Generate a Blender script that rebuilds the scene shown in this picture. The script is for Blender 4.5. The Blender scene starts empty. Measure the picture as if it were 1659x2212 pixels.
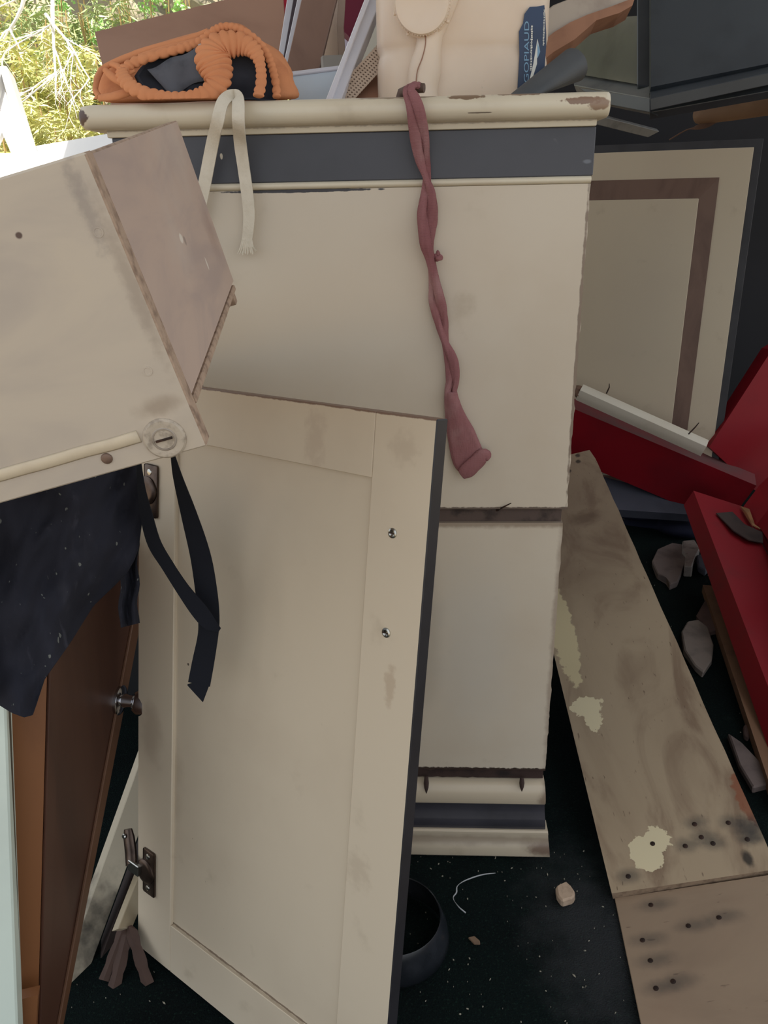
import bpy, bmesh, math, random
from mathutils import Vector, Matrix, noise
random.seed(7)
C = bpy.context.scene.collection
# ------------------------------------------------------------------ camera
FPX, CX, CY, HC = 1700.0, 829.5, 1106.0, 1.04
PITCH, ROLL = math.radians(22.0), math.radians(-1.2)
fwd = Vector((0, math.cos(PITCH), -math.sin(PITCH)))
up0 = Vector((0, math.sin(PITCH), math.cos(PITCH)))
rt0 = Vector((1, 0, 0))
RT = math.cos(ROLL) * rt0 + math.sin(ROLL) * up0
UP = -math.sin(ROLL) * rt0 + math.cos(ROLL) * up0
EYE = Vector((0, 0, HC))
cd = bpy.data.cameras.new('camera'); cam = bpy.data.objects.new('camera', cd); C.objects.link(cam)
cd.sensor_fit = 'VERTICAL'; cd.sensor_height = 36.0; cd.lens = FPX / 2212 * 36.0
cd.clip_start = 0.02; cd.clip_end = 200
cam.matrix_world = Matrix.Translation(EYE) @ Matrix((RT, UP, -fwd)).transposed().to_4x4()
bpy.context.scene.camera = cam
# ------------------------------------------------------------------ daylight
wd = bpy.data.worlds.new('sky'); bpy.context.scene.world = wd; wd.use_nodes = True
wb = wd.node_tree.nodes['Background']; wb.inputs[0].default_value = (0.90, 0.95, 1.0, 1); wb.inputs[1].default_value = 1.0
sd = bpy.data.lights.new('sun', 'SUN'); sd.energy = 14.0; sd.angle = 0.01; sd.color = (1.0, 0.93, 0.8)
sun = bpy.data.objects.new('sun', sd); C.objects.link(sun)
sun.rotation_euler = (math.radians(15), math.radians(-4), 0)
vs = bpy.context.scene.view_settings
vs.view_transform = 'Standard'; vs.look = 'None'; vs.gamma = 1.0; vs.use_curve_mapping = False
vs.exposure = 0.08


# ------------------------------------------------------------------ layout helpers
def W(px, py, zc):
    return EYE + zc * (fwd + (px - CX) / FPX * RT - (py - CY) / FPX * UP)


def ray(px, py):
    return fwd + (px - CX) / FPX * RT - (py - CY) / FPX * UP


def G(px, py, h=0.0):
    d = ray(px, py); return EYE + d * ((h - HC) / d.z)


def onplane(px, py, o, n):
    d = ray(px, py); return EYE + d * ((o - EYE).dot(n) / d.dot(n))


def cr(pts, n):
    """Catmull-Rom resample of a list of tuples."""
    m = len(pts); out = []
    for i in range(n):
        t = i / (n - 1) * (m - 1); k = min(int(t), m - 2); f = t - k
        p0, p1, p2, p3 = pts[max(k - 1, 0)], pts[k], pts[k + 1], pts[min(k + 2, m - 1)]
        out.append(tuple(0.5 * (2 * b + (c - a) * f + (2 * a - 5 * b + 4 * c - d) * f * f + (3 * b - a - 3 * c + d) * f ** 3)
                         for a, b, c, d in zip(p0, p1, p2, p3)))
    return out


def link(o, parent=None):
    C.objects.link(o)
    if parent is not None: o.parent = parent
    return o


def thing(name, label, cat, loc=(0, 0, 0), rot=None, group=None):
    o = bpy.data.objects.new(name, None); C.objects.link(o); o.empty_display_size = 0.05
    m = Matrix.Translation(Vector(loc))
    if rot is not None: m = m @ rot.to_4x4()
    o.matrix_world = m; o['_m'] = 1
    o['label'] = label; o['category'] = cat
    if group: o['group'] = group
    return o


def tag(o, label, cat, group=None, kind=None):
    o['label'] = label; o['category'] = cat
    if group: o['group'] = group
    if kind: o['kind'] = kind
    return o


def obj(name, bm, mat, parent=None, origin=None, smooth=False, world=False, auto=None):
    """link a bmesh as one mesh object. world=True: verts are in world space."""
    if world and parent is not None:
        rt_ = parent
        while rt_.parent is not None: rt_ = rt_.parent
        bm.transform(rt_.matrix_world.inverted()); origin = None
    if origin is not None:
        bm.transform(Matrix.Translation(-Vector(origin)))
    bmesh.ops.recalc_face_normals(bm, faces=bm.faces)
    me = bpy.data.meshes.new(name); bm.to_mesh(me); bm.free()
    if isinstance(mat, (list, tuple)):
        for m in mat: me.materials.append(m)
    else: me.materials.append(mat)
    if smooth:
        for p in me.polygons: p.use_smooth = True
        if auto: me.set_sharp_from_angle(angle=math.radians(auto))
    o = bpy.data.objects.new(name, me)
    if origin is not None: o.location = Vector(origin)
    return link(o, parent)


def solo(name, bm, mat, label, cat, group=None, kind=None, smooth=False, auto=None):
    """a thing that is one mesh, verts in world space; origin at the middle of its base."""
    vs_ = [v.co for v in bm.verts]
    mn = Vector((min(v.x for v in vs_), min(v.y for v in vs_), min(v.z for v in vs_)))
    mx = Vector((max(v.x for v in vs_), max(v.y for v in vs_), max(v.z for v in vs_)))
    o = obj(name, bm, mat, None, ((mn.x + mx.x) / 2, (mn.y + mx.y) / 2, mn.z), smooth, auto=auto)
    return tag(o, label, cat, group, kind)


def box(bm, x0, x1, y0, y1, z0, z1, bev=0.0, seg=2, M=None, mi=0):
    vs_ = [bm.verts.new((x, y, z)) for x in (x0, x1) for y in (y0, y1) for z in (z0, z1)]
    fs = [(0, 1, 3, 2), (4, 6, 7, 5), (0, 4, 5, 1), (2, 3, 7, 6), (0, 2, 6, 4), (1, 5, 7, 3)]
    F = [bm.faces.new([vs_[i] for i in f]) for f in fs]
    for f in F: f.material_index = mi
    if bev:
        es = list({e for f in F for e in f.edges})
        r = bmesh.ops.bevel(bm, geom=es, offset=bev, segments=seg, affect='EDGES', profile=0.5)
        for f in r['faces']: f.material_index = mi
        vs_ = list({v for f in bm.faces for v in f.verts}) if M else vs_
    if M: bmesh.ops.transform(bm, matrix=M, verts=[v for v in vs_ if v.is_valid])
    return bm


def prism(bm, poly, d, bev=0.0, mi=0):
    """closed solid from a planar polygon (Vectors) pushed along vector d."""
    a = [bm.verts.new(p) for p in poly]; b = [bm.verts.new(p + d) for p in poly]
    n = len(poly); F = [bm.faces.new(a), bm.faces.new(b[::-1])]
    for i in range(n):
        F.append(bm.faces.new((a[i], b[i], b[(i + 1) % n], a[(i + 1) % n])))
    for f in F: f.material_index = mi
    if bev:
        bmesh.ops.bevel(bm, geom=list({e for f in F for e in f.edges}), offset=bev, segments=1, affect='EDGES')
    return bm


def slab(bm, q, th, bev=0.0):
    """board from four picture corners (px,py,zc); the fourth depth may be None (kept planar). Thickness goes away from the eye."""
    P = [W(*p) if p[2] is not None else None for p in q]
    k = [i for i, p in enumerate(P) if p is not None][:3]
    n = (P[k[1]] - P[k[0]]).cross(P[k[2]] - P[k[0]]).normalized()
    o = P[k[0]]
    P = [p if p is not None else onplane(q[i][0], q[i][1], o, n) for i, p in enumerate(P)]
    if n.dot(o - EYE) < 0: n = -n
    return prism(bm, P, n * th, bev)


def ring_loft(bm, rings, cap=True, close=True, mi=0):
    V = [[bm.verts.new(p) for p in r] for r in rings]
    n = len(V[0])
    for a, b in zip(V, V[1:]):
        for i in range(n if close else n - 1):
            j = (i + 1) % n
            try: bm.faces.new((a[i], a[j], b[j], b[i])).material_index = mi
            except ValueError: pass
    if cap and close:
        for r in (V[0][::-1], V[-1]):
            try: bm.faces.new(r).material_index = mi
            except ValueError: pass
    return bm


def tube(bm, pts, ra, rb=None, seg=10, axis=None, twist=None, shape=None, cap=True, mi=0):
    """sweep; ra across (perpendicular to axis), rb along axis (view)."""
    n = len(pts); rings = []
    axis = axis or fwd
    for i, p in enumerate(pts):
        T = (pts[min(i + 1, n - 1)] - pts[max(i - 1, 0)]).normalized()
        N = T.cross(axis)
        if N.length < 1e-4: N = T.orthogonal()
        N.normalize(); B = N.cross(T).normalized()
        if twist is not None:
            c, s = math.cos(twist[i]), math.sin(twist[i]); N, B = c * N + s * B, -s * N + c * B
        a = ra[i] if isinstance(ra, (list, tuple)) else ra
        b = a if rb is None else (rb[i] if isinstance(rb, (list, tuple)) else rb)
        r = []
        for k in range(seg):
            t = 2 * math.pi * k / seg
            m = shape(i / (n - 1), t) if shape else 1.0
            r.append(p + N * (a * m * math.cos(t)) + B * (b * m * math.sin(t)))
        rings.append(r)
    return ring_loft(bm, rings, cap, True, mi)


def ribbon(bm, pts, wid, th, axis=None, twist=None, mi=0):
    """flat strip of real thickness."""
    n = len(pts); rings = []; axis = axis or fwd
    for i, p in enumerate(pts):
        T = (pts[min(i + 1, n - 1)] - pts[max(i - 1, 0)]).normalized()
        N = T.cross(axis).normalized(); B = N.cross(T).normalized()
        if twist is not None:
            c, s = math.cos(twist[i]), math.sin(twist[i]); N, B = c * N + s * B, -s * N + c * B
        w = wid[i] if isinstance(wid, (list, tuple)) else wid
        rings.append([p - N * w / 2 - B * th / 2, p - B * th / 2 * 1.2, p + N * w / 2 - B * th / 2,
                      p + N * w / 2 + B * th / 2, p + B * th / 2 * 0.8, p - N * w / 2 + B * th / 2])
    return ring_loft(bm, rings, True, True, mi)


def cyl(bm, p0, p1, r0, r1=None, seg=16, mi=0, cap=True):
    r1 = r0 if r1 is None else r1
    d = (p1 - p0).normalized(); u = d.orthogonal().normalized(); v = d.cross(u)
    R = lambda p, r: [p + r * (math.cos(2 * math.pi * k / seg) * u + math.sin(2 * math.pi * k / seg) * v) for k in range(seg)]
    return ring_loft(bm, [R(p0, r0), R(p1, r1)], cap, True, mi)


def lathe(bm, o, d, prof, seg=24, mi=0):
    """prof: list of (distance along d, radius)."""
    d = d.normalized(); u = d.orthogonal().normalized(); v = d.cross(u)
    rings = [[o + d * h + max(r, 1e-5) * (math.cos(2 * math.pi * k / seg) * u + math.sin(2 * math.pi * k / seg) * v) for k in range(seg)] for h, r in prof]
    return ring_loft(bm, rings, True, True, mi)


def rock(bm, c, sx, sy, sz, seed=0, sub=2, rough=0.25, M=None):
    g = bmesh.ops.create_icosphere(bm, subdivisions=sub, radius=1.0)
    for v in g['verts']:
        k = 1 + rough * noise.noise(v.co * 1.3 + Vector((seed * 3.1, seed, -seed)))
        co = Vector((v.co.x * sx * k, v.co.y * sy * k, v.co.z * sz * k))
        if M: co = M @ co
        v.co = co + c
    return bm


# ------------------------------------------------------------------ materials
def rgb(r, g, b):
    f = lambda c: (c / 255 / 12.92) if c / 255 <= 0.04045 else ((c / 255 + 0.055) / 1.055) ** 2.4
    return (f(r), f(g), f(b), 1)


class Mat:
    def __init__(s, name, col, rough=0.6, metal=0.0, spec=0.5):
        s.m = bpy.data.materials.new(name); s.m.use_nodes = True
        s.nt = s.m.node_tree; s.b = s.nt.nodes['Principled BSDF']
        s.b.inputs['Roughness'].default_value = rough; s.b.inputs['Metallic'].default_value = metal
        s.b.inputs['Specular IOR Level'].default_value = spec
        tc = s.n('ShaderNodeTexCoord'); s.co = tc.outputs['Object']
        r = s.n('ShaderNodeRGB'); r.outputs[0].default_value = col; s.col = r.outputs[0]
        s.hs = []

    def n(s, t): return s.nt.nodes.new(t)

    def l(s, a, b): s.nt.links.new(a, b)

    def mapped(s, sc):
        mp = s.n('ShaderNodeMapping'); s.l(s.co, mp.inputs['Vector']); mp.inputs['Scale'].default_value = sc
        return mp.outputs[0]

    def noise(s, sc=10, det=4, stretch=(1, 1, 1), dist=0.0, rough=0.55):
        t = s.n('ShaderNodeTexNoise'); s.l(s.mapped(stretch), t.inputs['Vector'])
        t.inputs['Scale'].default_value = sc; t.inputs['Detail'].default_value = det
        t.inputs['Distortion'].default_value = dist; t.inputs['Roughness'].default_value = rough
        return t.outputs['Fac']

    def ramp(s, v, lo, hi, a=0.0, b=1.0):
        r = s.n('ShaderNodeMapRange'); r.interpolation_type = 'SMOOTHSTEP'
        s.l(v, r.inputs[0]); r.inputs[1].default_value = lo; r.inputs[2].default_value = hi
        r.inputs[3].default_value = a; r.inputs[4].default_value = b
        return r.outputs[0]

    def mix(s, fac, col):
        m = s.n('ShaderNodeMix'); m.data_type = 'RGBA'; m.clamp_factor = True
        if isinstance(fac, float): m.inputs[0].default_value = fac
        else: s.l(fac, m.inputs[0])
        s.l(s.col, m.inputs[6]); m.inputs[7].default_value = col; s.col = m.outputs[2]
        return s

    def mul(s, a, b):
        m = s.n('ShaderNodeMath'); m.operation = 'MULTIPLY'; s.l(a, m.inputs[0])
        if isinstance(b, (int, float)): m.inputs[1].default_value = b
        else: s.l(b, m.inputs[1])
        return m.outputs[0]

    def grime(s, col, sc=6, lo=0.5, hi=0.75, amt=0.5, stretch=(1, 1, 1), det=5, dist=0.0):
        return s.mix(s.ramp(s.noise(sc, det, stretch, dist), lo, hi, 0, amt), col)

    def spot(s, c, r, col, amt=1.0, soft=0.08, namp=0.6, nsc=60):
        """a mark with a shape of its own: stain, paint dab, chip, painted shade."""
        a = s.n('ShaderNodeVectorMath'); a.operation = 'SUBTRACT'; s.l(s.co, a.inputs[0]); a.inputs[1].default_value = c
        d = s.n('ShaderNodeVectorMath'); d.operation = 'DIVIDE'; s.l(a.outputs[0], d.inputs[0]); d.inputs[1].default_value = r
        L = s.n('ShaderNodeVectorMath'); L.operation = 'LENGTH'; s.l(d.outputs[0], L.inputs[0])
        v = L.outputs['Value']
        if namp:
            nz = s.noise(nsc, 3)
            m = s.n('ShaderNodeMath'); m.operation = 'MULTIPLY_ADD'; s.l(nz, m.inputs[0]); m.inputs[1].default_value = namp * 2
            s.l(v, m.inputs[2]); q = s.n('ShaderNodeMath'); q.operation = 'SUBTRACT'; s.l(m.outputs[0], q.inputs[0]); q.inputs[1].default_value = namp
            v = q.outputs[0]
        return s.mix(s.ramp(v, 1 - soft, 1 + soft, amt, 0), col)

    def bump(s, h, strength=0.3, dist=0.002):
        b = s.n('ShaderNodeBump'); b.inputs['Strength'].default_value = strength; b.inputs['Distance'].default_value = dist
        s.l(h, b.inputs['Height'])
        if s.hs: s.l(s.hs[-1], b.inputs['Normal'])
        s.hs.append(b.outputs[0]); return s

    def done(s):
        s.l(s.col, s.b.inputs['Base Color'])
        if s.hs: s.l(s.hs[-1], s.b.inputs['Normal'])
        return s.m


def wood(name, col, dark, sc=8, stretch=(1, 1, 12), rough=0.6, amt=0.7, spec=0.4):
    m = Mat(name, col, rough, spec=spec)
    m.grime(dark, sc, 0.42, 0.72, amt, stretch, 6, 0.6)
    m.bump(m.noise(sc * 3, 4, stretch), 0.25, 0.001)
    return m


def plain(name, col, rough=0.6, var=None, sc=12, amt=0.35, metal=0.0, spec=0.5, bump=0.0, bsc=80):
    m = Mat(name, col, rough, metal, spec)
    if var: m.grime(var, sc, 0.42, 0.7, amt)
    if bump: m.bump(m.noise(bsc, 3), bump, 0.001)
    return m


CREAM = rgb(208, 194, 172)
DKBLUE = rgb(72, 74, 82)
BROWN = rgb(96, 72, 58)


def cream(name, marks=(), base=CREAM, rough=0.48):
    m = Mat(name, base, rough)
    m.grime(rgb(190, 174, 153), 3, 0.45, 0.7, 0.45)
    m.grime(rgb(150, 134, 110), 14, 0.62, 0.8, 0.35)
    m.grime(rgb(110, 90, 72), 120, 0.78, 0.84, 0.5, det=2)
    for k in marks: m.spot(*k)
    m.bump(m.noise(220, 2), 0.06, 0.0006)
    return m.done()


# ------------------------------------------------------------------ setting
def struct(name, bm, mat, parent=None):
    o = obj(name, bm, mat, parent); 
    if parent is None: o['kind'] = 'structure'
    return o


mf = Mat('dark_green_carpet', rgb(14, 25, 25), 0.95, spec=0.1)
mf.grime(rgb(9, 15, 17), 5, 0.4, 0.7, 0.8); mf.grime(rgb(32, 54, 46), 260, 0.55, 0.75, 0.7, det=2)
mf.grime(rgb(70, 74, 76), 9, 0.66, 0.8, 0.35)
mf.spot((0.30, 0.85, 0), (0.07, 0.13, 1), rgb(84, 84, 88), 0.35, 0.9, 0.9, 22)
mf.bump(mf.noise(420, 3), 1.0, 0.004); MF = mf.done()
bm = bmesh.new(); box(bm, -1.6, 2.5, -1.2, 3.4, -0.05, 0.0)
o = struct('floor', bm, MF); o['label'] = 'dark green carpet littered with specks'
mw = plain('dark_wall', rgb(24, 25, 31), 0.85, rgb(15, 16, 20), 3, 0.7).done()
bm = bmesh.new(); box(bm, 0.15, 2.5, 2.84, 2.94, 0.0, 2.7); struct('wall_back', bm, mw)
bm = bmesh.new(); box(bm, -1.15, 1.25, -0.6, 3.4, 2.7, 2.76); struct('ceiling', bm, plain('ceiling_board', rgb(150, 140, 125), 0.8, rgb(110, 100, 90), 4, 0.5).done())
mg = plain('garden_soil', rgb(120, 104, 82), 0.95, rgb(70, 62, 48), 6, 0.8, bump=0.5, bsc=30).done()
bm = bmesh.new(); box(bm, -14, -1.6, -8, 16, -0.12, -0.03); box(bm, -1.6, 14, 3.4, 16, -0.12, -0.03); box(bm, 2.5, 14, -8, 3.4, -0.12, -0.03); box(bm, -1.6, 2.5, -8, -1.2, -0.12, -0.03)
o = struct('ground', bm, mg)

# ------------------------------------------------------------------ main cream cabinet
YAW = -0.0511
RZ = Matrix.Rotation(YAW, 3, 'Z')
CABO = Vector((0, 1.0306, 0))
cab = thing('painted_cabinet', 'tall cream painted cabinet with dark grey frieze and rounded top in the middle', 'cabinet', CABO, RZ)
carc = plain('cabinet_carcass_paint', rgb(52, 54, 64), 0.7, rgb(36, 34, 38), 8, 0.6).done()
bm = bmesh.new(); box(bm, -0.315, 0.2505, 0.019, 0.42, 0.012, 1.116, 0.001, 1); obj('carcass', bm, carc, cab)
# rounded worktop with a chipped corner
mt = cream('worktop_paint', [((0.236, -0.02, 1.134), (0.022, 0.05, 0.004), rgb(126, 96, 78), 0.9, 0.12, 1.0, 130),
                             ((0.256, -0.01, 1.130), (0.013, 0.05, 0.007), rgb(140, 112, 92), 0.9, 0.15, 0.7, 120),
                             ((-0.348, -0.01, 1.130), (0.016, 0.05, 0.008), rgb(88, 66, 58), 1.0, 0.08, 0.7, 80),
                             ((0.105, -0.02, 1.141), (0.022, 0.03, 0.003), rgb(118, 92, 72), 0.9, 0.1, 0.9, 110),
                             ((0.165, -0.02, 1.143), (0.03, 0.03, 0.002), rgb(120, 94, 74), 0.9, 0.1, 0.9, 140),
                             ((0.03, -0.02, 1.1425), (0.05, 0.03, 0.0016), rgb(120, 98, 80), 0.7, 0.1, 0.9, 100),
                             ((0.12, -0.02, 1.124), (0.013, 0.03, 0.0007), rgb(80, 64, 54), 0.8, 0.1, 0.5, 120)], rgb(214, 204, 182), 0.35)
prof = []
for k in range(13):
    a = math.pi / 2 + math.pi * k / 12
    prof.append((-0.0085 + 0.0135 * math.cos(a), 1.1298 + 0.0135 * math.sin(a)))
prof += [(0.43, 1.1163), (0.43, 1.1433)]
rings = []
for u in (-0.352, -0.3505, -0.345, -0.335, 0.262, 0.2665, 0.268):
    e = 0.0
    s = 1.0
    if u < -0.34: s = {-0.352: 0.30, -0.3505: 0.62, -0.345: 0.92}[u]
    if u > 0.263: s = {0.2665: 0.97, 0.268: 0.88}[u]
    rings.append([Vector((u, 0.0 + (y if y > 0.1 else y * s + (1 - s) * 0.01), 1.1298 + (z - 1.1298) * s)) for y, z in prof])
bm = bmesh.new(); ring_loft(bm, rings); obj('worktop', bm, mt, cab, smooth=True, auto=50)
mb = cream('moulding_paint', [((0, 0, 1.1165), (2, 0.05, 0.002), rgb(110, 100, 92), 0.5, 0.4, 0.9, 160)], rgb(214, 205, 184))
bm = bmesh.new(); box(bm, -0.322, 0.257, -0.004, 0.03, 1.1085, 1.118, 0.0015); obj('cove_moulding', bm, mb, cab, smooth=True, auto=40)
mfz = Mat('frieze_paint', DKBLUE, 0.5); mfz.grime(rgb(58, 61, 68), 7, 0.4, 0.7, 0.6); mfz.grime(rgb(120, 124, 132), 60, 0.68, 0.8, 0.35)
mfz.spot((-0.187, 0, 1.086), (0.0016, 0.05, 0.0035), rgb(200, 192, 176), 1, 0.1, 0.3, 200)
mfz.spot((0.250, 0, 1.071), (0.0045, 0.05, 0.0022), rgb(120, 126, 136), 0.7, 0.4, 0.4, 90)
mfz.bump(mfz.noise(90, 3), 0.08, 0.001)
bm = bmesh.new(); box(bm, -0.318, 0.2575, 0.0, 0.03, 1.0555, 1.1085, 0.001, 1); obj('frieze', bm, mfz.done(), cab)
bm = bmesh.new()
ring_loft(bm, [[Vector((u, 0.004 - 0.0075 * math.cos(t) * 1.0, 1.0512 + 0.0046 * math.sin(t))) for t in [2 * math.pi * k / 14 for k in range(14)]] for u in (-0.318, 0.2555)])
obj('bead_moulding', bm, mb, cab, smooth=True, auto=60)


def ragged_panel(u0, u1, z0, z1, y0, y1, rr=0.0, rb=0.0, seed=0, nz=70, nu=40):
    """board with a broken outline on its right and lower edges."""
    P = []
    for k in range(nz + 1):
        z = z1 + (z0 - z1) * k / nz
        P.append(Vector((u1 + rr * (noise.noise(Vector((seed, z * 45, 0))) * 0.9 + noise.noise(Vector((seed, z * 160, 3))) * 0.6), y0, z)))
    for k in range(1, nu):
        u = u1 + (u0 - u1) * k / nu
        P.append(Vector((u, y0, z0 + rb * (noise.noise(Vector((u * 80, seed, 1))) + 0.7 * noise.noise(Vector((u * 300, seed, 5)))))))
    P += [Vector((u0, y0, z0)), Vector((u0, y0, z1))]
    b = bmesh.new(); prism(b, P, Vector((0, y1 - y0, 0))); return b


mp1 = cream('upper_panel_paint', [((0, 0, 0.627), (3, 0.1, 0.0035), rgb(74, 56, 48), 0.9, 0.3, 0.8, 120),
                                  ((-0.1, 0, 1.0455), (0.09, 0.05, 0.002), rgb(58, 58, 64), 1.0, 0.1, 0.7, 70),
                                  ((0.254, 0, 0.85), (0.0022, 0.05, 0.2), rgb(110, 90, 76), 0.8, 0.3, 0.9, 60)], rgb(205, 194, 177))
obj('upper_panel', ragged_panel(-0.239, 0.2555, 0.6275, 1.0468, 0.0, 0.018, 0.0016, 0.0012, 1), mp1, cab)
mp2 = cream('lower_panel_paint', [((0, 0, 0.606), (3, 0.1, 0.006), rgb(128, 108, 90), 0.7, 0.6, 0.6, 90),
                                  ((0.252, 0, 0.40), (0.006, 0.05, 0.25), rgb(120, 96, 80), 0.5, 0.6, 0.9, 50),
                                  ((0.06, 0, 0.42), (0.02, 0.05, 0.11), rgb(160, 150, 136), 0.45, 0.7, 0.5, 20),
                                  ((0.13, 0, 0.40), (0.05, 0.05, 0.12), rgb(196, 192, 184), 0.45, 0.7, 0.5, 20),
                                  ((0.12, 0, 0.174), (0.4, 0.05, 0.004), rgb(60, 46, 40), 1.0, 0.3, 0.9, 150)], rgb(205, 194, 177))
obj('lower_panel', ragged_panel(-0.239, 0.2515, 0.1735, 0.6065, 0.0, 0.018, 0.0014, 0.0022, 5), mp2, cab)
mgr = plain('raw_groove_wood', rgb(86, 72, 66), 0.85, rgb(40, 32, 30), 40, 0.8, bump=0.5, bsc=120).done()
bm = bmesh.new(); box(bm, -0.239, 0.2495, 0.006, 0.0195, 0.6066, 0.6274); obj('groove_strip', bm, mgr, cab)
mgs = plain('splintered_wood', rgb(58, 42, 38), 0.9, rgb(24, 18, 18), 30, 0.8, bump=0.6, bsc=90).done()
bm = bmesh.new()
nu = 60
pts = [Vector((-0.239 + 0.4885 * k / nu, 0.006, 0.1745)) for k in range(nu + 1)]
low = [Vector((p.x, 0.006, 0.153 + 0.002 * noise.noise(Vector((p.x * 120, 0, 7))))) for p in pts]
prism(bm, pts + low[::-1], Vector((0, 0.013, 0))); obj('broken_edge', bm, mgs, cab)
mpl = cream('plinth_paint', [((0.262, 0, 0.02), (0.03, 0.2, 0.012), rgb(104, 78, 66), 0.8, 0.5, 0.7, 60),
                             ((0.255, 0, 0.12), (0.012, 0.2, 0.03), rgb(110, 84, 70), 0.6, 0.5, 0.7, 60),
                             ((0.12, 0, 0.034), (0.5, 0.2, 0.007), rgb(128, 110, 94), 0.55, 0.7, 0.6, 40)], rgb(200, 186, 164), 0.3)
mplb = Mat('plinth_dark_paint', rgb(66, 65, 72), 0.28); mplb.grime(rgb(44, 43, 48), 10, 0.4, 0.7, 0.6); MPB = mplb.done()


def extr(profile, u0, u1, flare=0.0):
    b = bmesh.new(); ring_loft(b, [[Vector((u0, y, z)) for y, z in profile], [Vector((u1 + flare * (0.15 - z), y, z)) for y, z in profile]]); return b


obj('plinth_bead', extr([(0.018, 0.150), (0.003, 0.149), (-0.005, 0.143), (-0.009, 0.132), (-0.010, 0.122), (-0.008, 0.113), (-0.003, 0.109), (-0.0025, 0.1065), (0.018, 0.1065)], -0.24, 0.252, 0.06), mpl, cab, smooth=True, auto=35)
obj('plinth_band', extr([(0.018, 0.1065), (0.0, 0.1065), (0.003, 0.098), (0.002, 0.086), (-0.003, 0.076), (-0.005, 0.066), (-0.003, 0.0545), (0.018, 0.0545)], -0.24, 0.252, 0.06), MPB, cab, smooth=True, auto=35)
obj('plinth_foot', extr([(0.018, 0.0545), (-0.006, 0.0545), (-0.009, 0.052), (-0.009, 0.048), (-0.006, 0.046), (-0.006, 0.034), (-0.010, 0.028), (-0.014, 0.018), (-0.014, 0.006), (-0.010, 0.001), (0.018, 0.001)], -0.24, 0.252, 0.1), mpl, cab, smooth=True, auto=35)
MNAIL = plain('rusty_iron', rgb(52, 40, 36), 0.6, rgb(90, 58, 44), 60, 0.5, metal=0.4).done()
bm = bmesh.new(); cyl(bm, Vector((0.158, 0.008, 0.622)), Vector((0.176, -0.014, 0.642)), 0.0017, 0.0007, 8); obj('nail', bm, MNAIL, cab)
for u, s in ((0.060, 1.0), (0.214, 0.8)):
    bm = bmesh.new(); lathe(bm, Vector((u, -0.004, 0.163)), Vector((0, -0.35, -1)), [(0, 0.003), (0.012 * s, 0.0042), (0.020 * s, 0.0034), (0.029 * s, 0.0006)], 8)
    obj('splinter', bm, mgs, cab)
# the peg the rag hangs from
MPEG = plain('peg_wood', rgb(104, 84, 74), 0.7, rgb(60, 46, 42), 40, 0.5).done()
bm = bmesh.new(); tube(bm, [Vector((0.028, 0.012, 1.142)), Vector((0.030, 0.008, 1.149)), Vector((0.044, 0.002, 1.1535)), Vector((0.057, -0.002, 1.1525))], [0.0055, 0.0055, 0.0058, 0.005], seg=12)
obj('peg', bm, MPEG, cab, smooth=True, auto=50)

# ------------------------------------------------------------------ leaning cupboard door
DR = Matrix(((0.7893, -0.613, 0.0356), (0.6077, 0.7717, -0.1876), (0.0875, 0.1697, 0.9816))).transposed()
door = thing('cupboard_door', 'cream recessed-panel cupboard door with two hinges leaning against the cabinet', 'cupboard door', tuple(EYE + 0.9955 * (Vector((-0.384, 0.856, 0.0)) - EYE)), DR)
DW, DH, DT = 0.457, 0.838, 0.019
smudge = [((0.305, 0, 0.80), (0.012, 0.1, 0.03), rgb(150, 124, 106), 0.25, 0.6, 1.4, 70), ((0.42, 0, 0.805), (0.014, 0.1, 0.014), rgb(150, 130, 110), 0.22, 0.6, 1.4, 90),
          ((0.425, 0, 0.56), (0.006, 0.1, 0.02), rgb(156, 126, 98), 0.35, 0.4, 1.2, 90), ((0.40, 0, 0.33), (0.014, 0.1, 0.02), rgb(160, 140, 118), 0.25, 0.6, 1.4, 90),
          ((0.03, 0, 0.36), (0.02, 0.1, 0.04), rgb(150, 130, 110), 0.35, 0.6, 0.9, 30), ((0.2, 0, 0.838), (1, 0.1, 0.0018), rgb(112, 82, 66), 0.9, 0.3, 1.0, 90)]
md = cream('door_paint', smudge, rgb(212, 198, 176))
mde = plain('door_edge_paint', rgb(40, 39, 44), 0.5, rgb(28, 27, 30), 20, 0.5).done()
mdp = cream('door_panel_paint', [((0.07, 0, 0.30), (0.02, 0.1, 0.06), rgb(160, 142, 120), 0.35, 0.6, 0.8, 30), ((0.10, 0, 0.48), (0.0018, 0.1, 0.0018), rgb(60, 48, 40), 0.9, 0.1, 0.3, 200),
                                 ((0.23, 0, 0.0785), (0.5, 0.1, 0.0016), rgb(92, 70, 54), 0.8, 0.3, 1.0, 120)], rgb(210, 196, 174))


def part_box(name, m, par, b, bev=0.001, seg=1, **k):
    q = bmesh.new(); box(q, *b, bev, seg); return obj(name, q, m, par, **k)


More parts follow.
